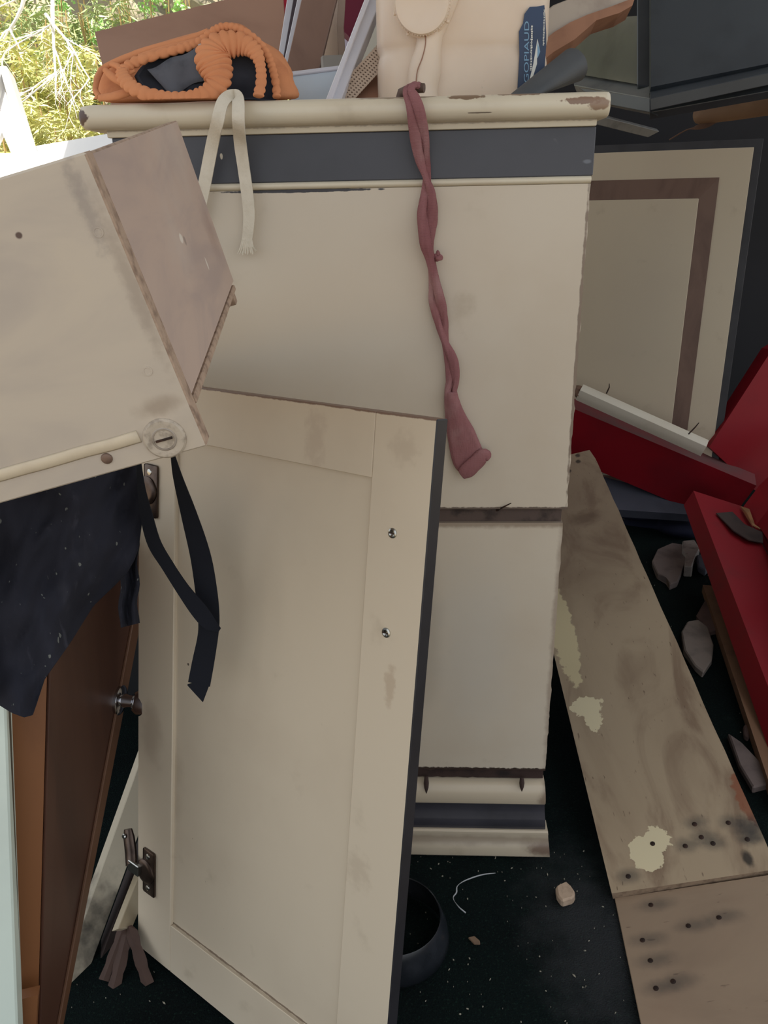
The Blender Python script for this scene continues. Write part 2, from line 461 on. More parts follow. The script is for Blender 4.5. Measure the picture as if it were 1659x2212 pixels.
part_box('stile', md, door, (0.0, 0.0755, 0.0, DT, 0.0, DH), 0.0012)
bm = bmesh.new(); box(bm, 0.3835, DW, 0.0, DT, 0.0, DH, 0.0012, 1)
for f in bm.faces:
    if f.normal.x > 0.5 or f.calc_center_median().x > DW - 0.0009: f.material_index = 1
obj('stile', bm, [md, mde], door)
part_box('rail', md, door, (0.0757, 0.3833, 0.0003, DT, 0.771, DH), 0.0008)
part_box('rail', md, door, (0.0757, 0.3833, 0.0003, DT, 0.0, 0.0765), 0.0008)
part_box('center_panel', mdp, door, (0.070, 0.389, 0.0048, 0.0125, 0.071, 0.777), 0.0)
mh = plain('bronze_metal', rgb(96, 82, 74), 0.35, rgb(52, 44, 42), 50, 0.6, metal=0.85).done()
ms = plain('bright_steel', rgb(196, 196, 190), 0.28, rgb(120, 120, 116), 60, 0.5, metal=1.0).done()


def hinge(v0, v1, arm):
    h = part_box('hinge', mh, door, (0.016, 0.043, -0.0035, 0.0, v0, v1), 0.003, 2, smooth=True, auto=40)
    vm = (v0 + v1) / 2
    bm = bmesh.new(); lathe(bm, Vector((0.024, -0.001, vm)), Vector((0, -1, 0)), [(0, 0.0185), (0.004, 0.0185), (0.006, 0.016), (0.0065, 0.012)], 24); obj('hinge_cup', bm, mh, h, smooth=True, auto=40)
    for v in (v0 + 0.010, v1 - 0.010):
        bm = bmesh.new(); lathe(bm, Vector((0.028, -0.003, v)), Vector((0, -1, 0)), [(0, 0.0045), (0.0012, 0.004), (0.002, 0.002)], 12)
        obj('screw', bm, ms, h, smooth=True, auto=40)
    bm = bmesh.new(); box(bm, -0.006, 0.018, -0.013, -0.009, vm - 0.008, vm + 0.009, 0.001, 1); box(bm, 0.010, 0.018, -0.012, -0.004, vm - 0.007, vm + 0.008, 0.001, 1); obj('hinge_link', bm, ms, h)
    if arm:
        q = [Vector((-0.004, -0.008, vm)), Vector((-0.014, -0.002, vm + 0.012)), Vector((-0.024, 0.002, vm + 0.030)), Vector((-0.029, 0.004, vm + 0.040))]
        bm = bmesh.new(); tube(bm, q, [0.012, 0.012, 0.011, 0.008], [0.007, 0.007, 0.007, 0.005], 10, axis=Vector((0, 1, 0)))
        obj('hinge_arm', bm, mh, h, smooth=True, auto=50)
        bm = bmesh.new(); lathe(bm, Vector((-0.0255, -0.005, vm + 0.034)), Vector((0, -1, 0)), [(0, 0.004), (0.002, 0.003)], 10); obj('screw', bm, ms, h)
    else:
        bm = bmesh.new(); box(bm, -0.012, 0.012, -0.012, -0.004, vm - 0.006, vm + 0.012, 0.002, 1); obj('hinge_arm', bm, mh, h)


hinge(0.1045, 0.1755, True)
hinge(0.664, 0.733, False)
for u, v in ((0.415, 0.720), (0.416, 0.615)):
    bm = bmesh.new(); lathe(bm, Vector((u, 0.0, v)), Vector((0, -1, 0)), [(-0.001, 0.0052), (0.001, 0.0052), (0.0018, 0.0035), (0.0012, 0.0025), (0.0003, 0.0012)], 16)
    o = obj('screw', bm, ms, door, smooth=True, auto=40)
    bm = bmesh.new(); box(bm, u - 0.0035, u + 0.0035, -0.0021, -0.0016, v - 0.0006, v + 0.0006); obj('screw_slot', bm, MNAIL, o)

# ------------------------------------------------------------------ drawer box in the foreground
AR = Matrix(((0.9693, 0.0372, 0.243), (-0.0701, 0.9893, 0.1282), (-0.2356, -0.1413, 0.9615))).transposed()
dr = thing('drawer', 'pale worn wooden drawer box lying tilted with a lock in its corner', 'drawer', (-0.134, 0.539, 0.907), AR)
ma = Mat('drawer_front_paint', rgb(200, 188, 172), 0.55)
ma.grime(rgb(176, 166, 158), 6, 0.4, 0.7, 0.6, (1, 1, 2.5), 5, 0.5); ma.grime(rgb(208, 194, 172), 9, 0.5, 0.7, 0.5)
ma.spot((-0.013, 0, 0.140), (0.0045, 0.1, 0.024), rgb(138, 128, 124), 0.5, 0.7, 1.2, 150)
ma.spot((-0.005, 0, 0.085), (0.005, 0.1, 0.045), rgb(146, 130, 118), 0.5, 0.7, 0.9, 140)
ma.spot((-0.022, 0, 0.004), (0.014, 0.1, 0.006), rgb(140, 120, 102), 0.5, 0.7, 0.7, 80)
ma.spot((-0.059, 0, 0.133), (0.0022, 0.1, 0.002), rgb(96, 78, 72), 1, 0.3, 0.2, 200)
ma.bump(ma.noise(40, 4), 0.1, 0.001)
MA = ma.done()
mrough = plain('chipboard_edge', rgb(176, 152, 132), 0.9, rgb(116, 94, 80), 90, 0.7, bump=0.9, bsc=260).done()
bm = bmesh.new(); box(bm, -0.36, 0.0, 0.0, 0.016, -0.034, 0.166, 0.0012, 1)
for f in bm.faces:
    if f.calc_center_median().x > -0.0008: f.material_index = 1
obj('drawer_front', bm, [MA, mrough], dr)
mbb = Mat('drawer_side_ply', rgb(190, 168, 154), 0.6); mbb.grime(rgb(166, 148, 142), 7, 0.4, 0.7, 0.7, (1, 0.8, 3), 5, 0.8)
mbb.grime(rgb(196, 182, 170), 5, 0.55, 0.75, 0.5); mbb.spot((0, 0.178, 0.082), (0.1, 0.006, 0.004), rgb(222, 214, 202), 0.9, 0.2, 0.2, 150)
mbb.spot((0, 0.19, 0.078), (0.1, 0.004, 0.004), rgb(120, 106, 100), 0.6, 0.3, 0.3, 150); mbb.spot((0, 0.25, 0.045), (0.1, 0.003, 0.006), rgb(222, 214, 202), 0.8, 0.2, 0.3, 150)
mbb.spot((0, 0.33, 0.06), (0.1, 0.02, 0.02), rgb(150, 120, 108), 0.4, 0.8, 0.7, 60)
bm = bmesh.new(); box(bm, -0.013, -0.0005, 0.0162, 0.366, 0.0, 0.165, 0.0012, 1)
for f in bm.faces:
    c = f.calc_center_median()
    if c.y > 0.3652 or c.z < 0.0008 or c.z > 0.1642: f.material_index = 1
obj('drawer_side', bm, [mbb.done(), mrough], dr)
part_box('drawer_back', mrough, dr, (-0.34, -0.004, 0.352, 0.3655, -0.022, -0.0005))
part_box('bottom_edge', mrough, dr, (-0.30, 0.0012, 0.0165, 0.3515, -0.0065, -0.0003))
part_box('drawer_bottom', mbb.m, dr, (-0.34, -0.0135, 0.0165, 0.366, 0.006, 0.012))
bm = bmesh.new()
tube(bm, [Vector((x, -0.0005, -0.0130 + 0.0008 * noise.noise(Vector((x * 40, 0, 0))))) for x in [-0.36 + 0.317 * k / 40 for k in range(41)]], 0.0048, 0.0018, 8, axis=Vector((0, 1, 0)))
obj('glue_bead', bm, plain('old_glue', rgb(210, 196, 172), 0.4, rgb(200, 185, 162), 60, 0.6).done(), dr, smooth=True)
ml = plain('painted_lock_metal', rgb(190, 178, 162), 0.5, rgb(128, 116, 104), 150, 0.7, bump=0.4, bsc=300).done()
bm = bmesh.new(); lathe(bm, Vector((-0.0265, 0.0005, -0.0195)), Vector((0, -1, 0)), [(0, 0.0155), (0.0015, 0.0152), (0.0028, 0.0138), (0.0030, 0.0112), (0.0026, 0.0100), (0.0026, 0.0085)], 32)
lk = obj('lock', bm, ml, dr, smooth=True, auto=35)
bm = bmesh.new(); lathe(bm, Vector((-0.0265, -0.0018, -0.0195)), Vector((0, -1, 0)), [(0, 0.0088), (0.0006, 0.0088), (0.0009, 0.0084), (0.0009, 0.0074), (0.0002, 0.0072)], 28); obj('lock_barrel', bm, plain('lock_barrel_metal', rgb(168, 158, 148), 0.4, rgb(110, 100, 92), 120, 0.6, metal=0.3).done(), lk, smooth=True, auto=35)
bm = bmesh.new(); box(bm, -0.0325, -0.0205, -0.0036, -0.0020, -0.0202, -0.0188); obj('keyhole', bm, MNAIL, lk)
bm = bmesh.new(); lathe(bm, Vector((-0.0715, 0.0, -0.0225)), Vector((0, -1, 0)), [(0, 0.0042), (0.001, 0.0040), (0.0016, 0.0025)], 14); obj('screw', bm, plain('brown_screw', rgb(122, 98, 84), 0.5, rgb(80, 62, 54), 100, 0.5).done(), dr, smooth=True)
bm = bmesh.new(); lathe(bm, Vector((-0.0185, 0.0, 0.030)), Vector((0, -1, 0)), [(0, 0.0034), (0.0004, 0.0034), (0.0004, 0.0024), (0.0001, 0.0023)], 16); obj('dowel_plug', bm, MA, dr)
bm = bmesh.new(); lathe(bm, Vector((-0.012, 0.0, 0.122)), Vector((0, -1, 0)), [(0, 0.0034), (0.0003, 0.0034), (0.0003, 0.0024), (0.0001, 0.0023)], 16); obj('dowel_plug', bm, MA, dr)

# ------------------------------------------------------------------ plywood planks
PR = Matrix(((0.965, -0.0724, 0.2519), (0.2607, 0.1662, -0.951), (0.027, 0.9834, 0.1792))).transposed()
KP = 0.984
mp = wood('grey_ply', rgb(176, 156, 130), rgb(140, 118, 96), 5, (1, 1, 0.35), 0.75, 0.6)
mp.grime(rgb(116, 90, 72), 7, 0.46, 0.70, 0.65, (1, 1, 0.4), 8, 2.0); mp.grime(rgb(84, 62, 50), 160, 0.66, 0.74, 0.6, (1, 1, 0.25), 2)
mp.spot((0.12, 0, 1.15), (0.3, 0.1, 0.35), rgb(118, 94, 82), 0.45, 0.9, 0.5, 12)
mp.spot((0.16, 0, 1.02), (0.035, 0.1, 0.03), rgb(96, 72, 58), 0.6, 0.7, 0.6, 60)
PAINTD = rgb(216, 200, 160)
mp.spot((0.030, 0, 0.62), (0.026, 0.1, 0.17), PAINTD, 0.95, 0.06, 0.5, 45); mp.spot((0.038, 0, 0.385), (0.030, 0.1, 0.024), rgb(226, 212, 176), 1, 0.05, 0.6, 90); mp.spot((0.044, 0, 0.355), (0.016, 0.1, 0.034), rgb(226, 212, 176), 1, 0.05, 0.8, 120)
mp.spot((0.068, 0, 0.058), (0.026, 0.1, 0.032), rgb(226, 212, 176), 1, 0.03, 0.5, 60); mp.spot((0.092, 0, 0.080), (0.020, 0.1, 0.022), rgb(226, 212, 176), 1, 0.04, 0.7, 110); mp.spot((0.250, 0, 0.13), (0.016, 0.1, 0.05), rgb(140, 88, 64), 0.9, 0.15, 0.7, 60)
NA = [(0.084, 0.074), (0.159, 0.097), (0.133, 0.061), (0.162, 0.072), (0.176, 0.058), (0.211, 0.09), (0.229, 0.056), (0.032, 0.024)]
for k, (u, v) in enumerate(NA[1:]):
    mp.spot((u, 0, v), (0.016, 0.1, 0.011), rgb(66, 66, 64), 0.55, 0.8, 0.5, 60)
mp.spot((0.236, 0, 0.072), (0.022, 0.1, 0.02), rgb(46, 48, 52), 0.8, 0.8, 0.5, 60); mp.spot((0.214, 0, 0.024), (0.007, 0.1, 0.013), rgb(48, 44, 42), 0.9, 0.5, 0.5, 80)
for u, v in ((0.205, 1.345), (0.175, 1.34), (0.20, 1.31), (0.165, 1.27)): mp.spot((u, 0, v), (0.007, 0.1, 0.010), rgb(52, 42, 38), 0.9, 0.4, 0.4, 80)
MP = mp.done()
mpe = plain('ply_edge', rgb(150, 128, 106), 0.85, rgb(96, 76, 62), 80, 0.7, bump=0.5).done()
pk = thing('plank', 'long weathered plywood plank propped up towards the red frame, with cream paint dabs', 'plank', EYE + KP * (Vector((0.35, 0.932, 0.0)) - EYE), PR)
pw, ph = 0.253 * KP, 1.382 * KP
bm = bmesh.new()
out = [Vector((0, 0, 0)), Vector((pw, 0, 0))]
for k in range(1, 24):
    v = ph * k / 24; out.append(Vector((pw + 0.0025 * noise.noise(Vector((0, v * 30, 2))), 0, v)))
out += [Vector((pw - 0.006, 0, ph)), Vector((0, 0, ph))]
prism(bm, out, Vector((0, 0.015, 0)), mi=0)
bm.normal_update()
for f in bm.faces:
    if abs(f.normal.y) < 0.5: f.material_index = 1
obj('board', bm, [MP, mpe], pk)
for u, v in NA[:-1] + [(0.032, 0.024)]:
    bm = bmesh.new(); lathe(bm, Vector((u * KP, 0.0005, v * KP)), Vector((0, -1, 0)), [(0, 0.0042), (0.001, 0.004), (0.0016, 0.002)], 10); obj('nail_head', bm, MNAIL, pk)
P2 = [W(1327, 1938, 1.242), W(1700, 1882, 1.19), W(1405, 2262, 1.018)]
e1 = (P2[1] - P2[0]).normalized(); nn = e1.cross(P2[2] - P2[0]).normalized(); nn = nn if nn.z < 0 else -nn
e2 = e1.cross(nn).normalized(); e2 = e2 if e2.dot(P2[2] - P2[0]) > 0 else -e2
R2 = Matrix((e1, nn, e2)).transposed()
mq = wood('grey_ply_b', rgb(164, 142, 120), rgb(128, 108, 92), 6, (0.3, 1, 1), 0.75, 0.6)
mq.grime(rgb(140, 108, 90), 4, 0.5, 0.75, 0.5, (0.4, 1, 1), 5, 1.0); mq.grime(rgb(90, 70, 60), 150, 0.67, 0.75, 0.5, (0.25, 1, 1), 2)
pk2 = thing('plank', 'short plywood plank flat on the floor in the lower right corner', 'plank', P2[0], R2)
NB = []
for q in ((1406, 1955), (1487, 2000), (1553, 1982), (1388, 2031), (1405, 2075), (1454, 2120), (1417, 2135)):
    l = R2.transposed() @ (onplane(q[0], q[1], P2[0], nn) - P2[0]); NB.append((l.x, l.z))
for u, v in NB: mq.spot((u + 0.008, 0, v), (0.022, 0.1, 0.010), rgb(70, 68, 66), 0.5, 0.9, 0.5, 60)
bm = bmesh.new(); box(bm, 0, 0.27, 0, 0.015, 0.001, 0.34, 0.001, 1)
obj('board', bm, mq.done(), pk2)
for u, v in NB:
    bm = bmesh.new(); lathe(bm, Vector((u, 0.0005, v)), Vector((0, -1, 0)), [(0, 0.004), (0.001, 0.0038), (0.0015, 0.002)], 10); obj('nail_head', bm, MNAIL, pk2)

# ------------------------------------------------------------------ panelled cupboard front behind, right
BR = Matrix(((0.9328, -0.3604, 0.0015), (0.3589, 0.9286, -0.0941), (0.0325, 0.0883, 0.9956))).transposed()
bp = thing('panelled_cupboard', 'cream cupboard front with brown moulding and dark border behind the red frame', 'cupboard front', (0.632, 2.521, 0.362), BR)
mk = plain('black_border_paint', rgb(54, 54, 58), 0.6, rgb(34, 34, 38), 10, 0.6).done()
mbc = cream('back_panel_paint', [((0.2, 0, 0.3), (0.12, 0.1, 0.3), rgb(180, 168, 148), 0.4, 0.8, 0.5, 8)], rgb(196, 182, 158))
mbr = wood('brown_moulding_paint', rgb(112, 88, 76), rgb(78, 58, 50), 12, (1, 1, 0.4), 0.6, 0.6).done()
part_box('border', mk, bp, (-0.44, 0.458, 0.006, 0.035, -0.35, 0.805))
part_box('field', mbc, bp, (-0.42, 0.436, 0.0, 0.006, -0.33, 0.783))
for nm, a, b, c_, d in (('moulding', (-0.34, 0.706), (0.355, 0.706), (0.307, 0.650), (-0.29, 0.650)), ('moulding', (0.355, 0.706), (0.355, -0.25), (0.307, -0.20), (0.307, 0.650)),
                        ('moulding', (-0.34, -0.25), (-0.34, 0.706), (-0.29, 0.650), (-0.29, -0.20)), ('moulding', (0.355, -0.25), (-0.34, -0.25), (-0.29, -0.20), (0.307, -0.20))):
    bm = bmesh.new()
    o_ = [bm.verts.new((p[0], y, p[1])) for p, y in ((a, -0.002), (b, -0.002), (c_, -0.012), (d, -0.012))]; i_ = [bm.verts.new((p[0], -0.0001, p[1])) for p in (a, b, c_, d)]
    bm.faces.new(o_); bm.faces.new(i_[::-1])
    for k in range(4): bm.faces.new((o_[k], i_[k], i_[(k + 1) % 4], o_[(k + 1) % 4]))
    obj(nm, bm, mbr, bp)
part_box('center_panel', mbc, bp, (-0.2895, 0.3065, -0.014, -0.0001, -0.1995, 0.6495), 0.0015)

# ------------------------------------------------------------------ red frame and what lies on it
mr = Mat('red_paint', rgb(132, 18, 30), 0.45)
mr.grime(rgb(104, 20, 30), 5, 0.45, 0.75, 0.6); mr.grime(rgb(84, 46, 46), 10, 0.62, 0.8, 0.35); mr.b.inputs['Specular IOR Level'].default_value = 0.25; MR = mr.done()
mrd = Mat('red_paint_dusty', rgb(108, 44, 48), 0.75); mrd.grime(rgb(84, 66, 64), 7, 0.4, 0.7, 0.8); MRD = mrd.done()
rf = thing('red_bench', 'broken red painted wooden bench frame lying at the right behind the plank', 'bench', G(1580, 1250))


def wslab(name, m, par, q, th, bev=0.0, **k):
    b = bmesh.new(); slab(b, q, th, bev); return obj(name, b, m, par, world=True, **k)


def dusty(b, ms_):
    b.normal_update()
    for f in b.faces: f.material_index = 1 if f.normal.z > 0.62 else 0
    return ms_


bm = bmesh.new(); slab(bm, [(1215, 873, 2.47), (1634, 1049, 2.41), (1598, 1096, None), (1470, 1092, None), (1215, 984, 2.56)], 0.075); bmesh.ops.recalc_face_normals(bm, faces=bm.faces)
obj('crossbar', bm, dusty(bm, [MR, MRD]), rf, world=True)
bm = bmesh.new(); slab(bm, [(1532, 966, 2.45), (1668, 755, 2.38), (1760, 700, None), (1760, 1100, None), (1632, 1060, 2.50)], 0.06); bmesh.ops.recalc_face_normals(bm, faces=bm.faces)
obj('back_board', bm, MR, rf, world=True)
SA, SB = W(1498, 1060, 2.34), W(1604, 1094, 2.36)
SD = W(1722, 1648, 1.44)
sn = (SB - SA).cross(SD - SA).normalized(); SC = onplane(1800, 1470, SA, sn)
ext = W(1477, 1091, 2.352) - SA
bm = bmesh.new(); prism(bm, [SA, SB, SC, SD], ext); mrs = Mat('red_seat_paint', rgb(140, 28, 38), 0.5); mrs.grime(rgb(100, 40, 42), 6, 0.45, 0.72, 0.6); mrs.b.inputs['Specular IOR Level'].default_value = 0.25; MRS = mrs.done()
obj('seat_board', bm, MRS, rf, world=True)
wslab('side_board', MR, rf, [(1606, 1094, 2.34), (1640, 1049, 2.36), (1760, 930, 2.34), (1860, 1480, None), (1800, 1470, 1.80)], 0.03)
# white quarter-round stick with nails
mwst = cream('stick_paint', [], rgb(206, 198, 182), 0.5)
st = thing('moulding_stick', 'short white quarter-round stick with bent nails resting on the red crossbar', 'stick', W(1385, 915, 2.40))
sp = [W(1252, 847, 2.43), W(1522, 968, 2.35)]
bm = bmesh.new(); tube(bm, [sp[0] + (sp[1] - sp[0]) * k / 12 for k in range(13)], 0.024, 0.022, 12, shape=lambda s, t: 1.0 + (0.12 * math.cos(4 * t)))
obj('stick', bm, mwst, st, world=True, smooth=True, auto=45)
bm = bmesh.new(); q = sp[0] - (sp[1] - sp[0]).normalized() * 0.004; rock(bm, q, 0.021, 0.02, 0.018, 4, 2, 0.5); obj('broken_end', bm, plain('raw_break', rgb(120, 92, 76), 0.9, rgb(70, 52, 44), 60, 0.7).done(), st, world=True)
for a, b in (((1310, 850, 2.40), (1316, 829, 2.38)), ((1487, 938, 2.33), (1510, 913, 2.31))):
    bm = bmesh.new(); tube(bm, [W(*a), (W(*a) + W(*b)) / 2 + Vector((0.004, 0, 0.004)), W(*b)], [0.0022, 0.002, 0.0012], seg=7); obj('nail', bm, MNAIL, st, world=True)


def leafy(name, px, base_o, base_n, lift, mat, label, cat):
    """curled sheet whose outline is given in picture points on a plane."""
    P = [onplane(x, y, base_o, base_n) for x, y in px]
    c = sum(P, Vector()) / len(P); n = base_n if base_n.z > 0 else -base_n
    b = bmesh.new(); V = [b.verts.new(p + n * (lift * (0.35 + 0.65 * abs(math.sin(i * 1.7))))) for i, p in enumerate(P)]; cc = b.verts.new(c + n * lift * 0.3)
    V2 = [b.verts.new(v.co - n * 0.003) for v in V]; c2 = b.verts.new(cc.co - n * 0.003)
    m_ = len(V)
    for i in range(m_):
        j = (i + 1) % m_
        b.faces.new((V[i], V[j], cc)); b.faces.new((V2[j], V2[i], c2)); b.faces.new((V[i], V2[i], V2[j], V[j]))
    return solo(name, b, mat, label, cat, smooth=True, auto=60)


leafy('dead_leaf', [(1545, 1112), (1575, 1116), (1605, 1138), (1640, 1160), (1643, 1180), (1612, 1176), (1580, 1156)], SA, sn, 0.018, plain('dark_dead_leaf', rgb(62, 50, 46), 0.8, rgb(36, 28, 28), 20, 0.7).done(), 'curled dark dead leaf on the red seat board', 'leaf')
leafy('dead_leaf', [(1597, 1098), (1610, 1112), (1626, 1140), (1634, 1154), (1620, 1143), (1606, 1120)], SA, sn, 0.022, plain('tan_dead_leaf', rgb(176, 132, 92), 0.7, rgb(120, 86, 62), 20, 0.6).done(), 'small pale tan leaf in the corner of the red bench', 'leaf')


def shard(name, px, h, mat, label, cat, lift=0.0, group=None):
    P = [G(x, y, lift + h) for x, y in px]
    b = bmesh.new(); prism(b, P, Vector((0, 0, -h)), min(0.003, h * 0.25))
    for v in b.verts:
        v.co += Vector((noise.noise(v.co * 40), noise.noise(v.co * 40 + Vector((9, 0, 0))), 0)) * 0.004
    return solo(name, b, mat, label, cat, group)


mstone = plain('grey_flat_stone', rgb(118, 104, 100), 0.9, rgb(80, 70, 68), 18, 0.6, bump=0.4).done()
mstone2 = plain('pale_flat_stone', rgb(132, 120, 112), 0.9, rgb(92, 82, 78), 18, 0.6, bump=0.4).done()
mstone3 = plain('brown_flat_stone', rgb(98, 78, 74), 0.9, rgb(66, 54, 52), 18, 0.6, bump=0.4).done()
shard('flat_stone', [(1410, 1212), (1422, 1185), (1452, 1172), (1480, 1176), (1482, 1208), (1464, 1256), (1446, 1262), (1441, 1248), (1420, 1238)], 0.02, mstone, 'largest flat grey stone under the red bench, farthest from camera', 'stone')
shard('crumpled_foil', [(1475, 1168), (1502, 1165), (1512, 1185), (1500, 1196), (1496, 1224), (1478, 1222), (1484, 1196), (1474, 1186)], 0.035, plain('dull_foil', rgb(150, 140, 134), 0.4, rgb(90, 84, 80), 40, 0.7, bump=0.8, bsc=60).done(), 'crumpled pale scrap beside the large grey stone', 'scrap')
shard('stone_chip', [(1504, 1198), (1520, 1196), (1534, 1222), (1524, 1232), (1508, 1224)], 0.02, plain('bluish_stone', rgb(90, 92, 104), 0.8, rgb(60, 62, 72), 20, 0.5).done(), 'small bluish stone chip at the foot of the red bench', 'stone')
shard('flat_stone', [(1505, 1330), (1528, 1284), (1544, 1300), (1562, 1356), (1534, 1364)], 0.016, mstone3, 'brownish flat stone beside the thin wooden lath', 'stone')
shard('flat_stone', [(1472, 1362), (1486, 1342), (1508, 1337), (1528, 1352), (1541, 1392), (1538, 1424), (1520, 1452), (1502, 1436), (1480, 1404)], 0.018, mstone2, 'pale oval flat stone next to the plank edge', 'stone')
shard('flat_stone', [(1572, 1580), (1606, 1604), (1646, 1648), (1664, 1690), (1628, 1702), (1596, 1650)], 0.016, mstone, 'flat grey stone between the plank and the lath, nearest to camera', 'stone')
shard('stone_chip', [(1606, 1566), (1618, 1562), (1624, 1578), (1616, 1594), (1606, 1586)], 0.014, mstone3, 'tiny dark stone chip beside the lath', 'stone')
a, b = G(1528, 1272, 0.018), G(1690, 1745, 0.018)
d_ = (b - a).normalized(); s_ = d_.cross(Vector((0, 0, 1)))
bm = bmesh.new(); ring_loft(bm, [[p + s_ * sx * 0.013 + Vector((0, 0, sz * 0.011)) for sx, sz in ((-1, -1), (1, -1), (1, 1), (-1, 1))] for p in [a + (b - a) * k / 8 for k in range(9)]])
solo('wooden_lath', bm, wood('lath_wood', rgb(140, 106, 82), rgb(100, 72, 58), 10, (1, 1, 1), 0.7, 0.6).done(), 'thin brown wooden lath lying on the floor under the red bench', 'lath')
# dark clothing heap behind the plank
mcl = plain('dark_navy_cloth', rgb(38, 40, 56), 0.95, rgb(24, 25, 36), 6, 0.7, spec=0.1, bump=0.4, bsc=40).done()
bm = bmesh.new(); rock(bm, G(1440, 1130) + Vector((0, 0, 0.028)), 0.16, 0.10, 0.045, 3, 4, 0.9)
solo('crumpled_garment', bm, mcl, 'crumpled dark navy garment on the floor behind the propped plank', 'garment', smooth=True)
bm = bmesh.new(); slab(bm, [(1300, 1020, 2.62), (1500, 1040, 2.60), (1500, 1112, 2.48), (1320, 1100, None)], 0.03)
solo('grey_board', bm, plain('slate_grey_paint', rgb(72, 74, 86), 0.7, rgb(50, 52, 62), 8, 0.6).done(), 'slate grey board lying under the red crossbar', 'board')

# ------------------------------------------------------------------ things on the floor
o = None
sh = [(1201, 1912), (1207, 1906), (1224, 1909), (1232, 1908), (1242, 1926), (1240, 1940), (1214, 1946), (1203, 1934)]
shard('stone', sh, 0.016, plain('tan_stone', rgb(186, 162, 140), 0.9, rgb(140, 118, 100), 60, 0.6, bump=0.6).done(), 'small angular tan stone alone on the dark carpet', 'stone')
shard('wood_chip', [(1012, 2022), (1024, 2019), (1036, 2030), (1038, 2040), (1026, 2040)], 0.004, plain('chip_wood', rgb(128, 104, 84), 0.9, rgb(90, 70, 58), 60, 0.5).done(), 'brown wood chip on the carpet right of the plastic tub', 'wood chip')
bm = bmesh.new()
sp = cr([(1070, 1886, 0.004), (1040, 1890, 0.014), (1005, 1902, 0.016), (988, 1914, 0.01), (986, 1928, 0.006), (979, 1940, 0.004), (990, 1958, 0.008), (1006, 1972, 0.003)], 40)
tube(bm, [G(x, y, h) for x, y, h in sp], [0.0005 + 0.0007 * abs(math.sin(k * 0.21)) for k in range(40)], 0.0005, 6)
solo('plastic_strand', bm, plain('pale_plastic', rgb(170, 172, 176), 0.4).done(), 'curled pale plastic strand on the carpet below the cabinet', 'strand', smooth=True)
# translucent tub half hidden behind the door
mtub = Mat('smoky_plastic', rgb(30, 33, 38), 0.25); mtub.grime(rgb(56, 58, 64), 14, 0.5, 0.7, 0.5); MT = mtub.done()
tc = (G(868, 2010) + G(868, 2060)) / 2
bm = bmesh.new(); to_ = Vector((tc.x - 0.012, tc.y + 0.005, 0.001))
tp_ = [(0.0, 0.080), (0.004, 0.083), (0.020, 0.081), (0.040, 0.075), (0.050, 0.071), (0.0515, 0.070), (0.050, 0.069), (0.040, 0.073), (0.020, 0.079), (0.003, 0.080), (0.0, 0.080)]
ring_loft(bm, [[to_ + Vector((r_ * math.cos(t), r_ * math.sin(t), h)) for t in [2 * math.pi * k / 56 for k in range(56)]] for h, r_ in tp_], cap=False)
bmesh.ops.remove_doubles(bm, verts=bm.verts, dist=1e-5)
solo('plastic_tub', bm, MT, 'round smoky plastic tub on the carpet behind the leaning door', 'tub', smooth=True, auto=50)
bm = bmesh.new()
for k in range(230):
    x, y = random.uniform(0.0, 0.36), random.uniform(0.55, 1.02)
    if k > 170: x, y = random.uniform(0.55, 1.0), random.uniform(1.2, 2.2)
    if k > 205: x, y = random.uniform(-0.5, -0.3), random.uniform(0.7, 0.95)
    s = random.choice((0.0004, 0.0004, 0.0006, 0.0010)); L = s * random.choice((1, 1.5, 3)); a = random.uniform(0, 3.14)
    c_ = Vector((x, y, 0.0022)); u = Vector((math.cos(a), math.sin(a), 0)); v = Vector((-math.sin(a), math.cos(a), 0))
    prism(bm, [c_ + u * L + v * s * 0.3, c_ + v * s, c_ - u * L, c_ - v * s * 0.8], Vector((0, 0, -0.0018)))
mlit = plain('litter', rgb(170, 164, 148), 0.8, rgb(104, 104, 92), 400, 0.8).done()
solo('floor_litter', bm, mlit, 'fine pale crumbs and fibres scattered over the dark carpet', 'litter', kind='stuff')

# ------------------------------------------------------------------ lower left: wooden door, white unit, sticks
mow = wood('orange_brown_wood', rgb(138, 90, 56), rgb(112, 70, 44), 9, (1, 1, 0.15), 0.45, 0.6).done()
mdw = wood('dark_brown_wood', rgb(84, 56, 44), rgb(58, 38, 32), 9, (1, 1, 0.15), 0.5, 0.6).done()
mstrip = wood('brown_strip_wood', rgb(108, 76, 56), rgb(80, 56, 42), 9, (1, 1, 0.15), 0.5, 0.6).done()
wdoor = thing('wooden_door', 'orange-brown wooden door standing on edge at the lower left under the apron', 'door', G(60, 2300))
# near vertical edge, face receding to the right-hand far edge
n0, n1 = W(22, 1380, 0.86), W(100, 1380, 0.90)
e0, e1_ = W(58, 2300, 0.90), W(84, 2300, 0.93)
bm = bmesh.new(); slab(bm, [(2, 1130, 0.855), (110, 1130, 0.872), (78, 2330, 0.96), (38, 2330, None)], 0.02); obj('edge_post', bm, mow, wdoor, world=True)
FA, FB, FC = W(110, 1130, 0.877), W(340, 1130, 1.20), W(78, 2330, 0.965)
fn = (FB - FA).cross(FC - FA).normalized()
if fn.dot(FA - EYE) < 0: fn = -fn
FP = lambda x, y: onplane(x, y, FA, fn)
bm = bmesh.new(); prism(bm, [FP(110, 1130), FP(340, 1130), FP(128, 2230), FP(78, 2330)], fn * 0.03); obj('panel', bm, mdw, wdoor, world=True)
for q in (((110, 1130), (136, 1130), (96, 2300), (78, 2330)), ((322, 1130), (340, 1130), (128, 2230), (116, 2240))):
    bm = bmesh.new(); prism(bm, [FP(*p) - fn * 0.004 for p in q], fn * 0.004, 0.001); obj('stile', bm, mdw if q[0][0] < 200 else mstrip, wdoor, world=True)
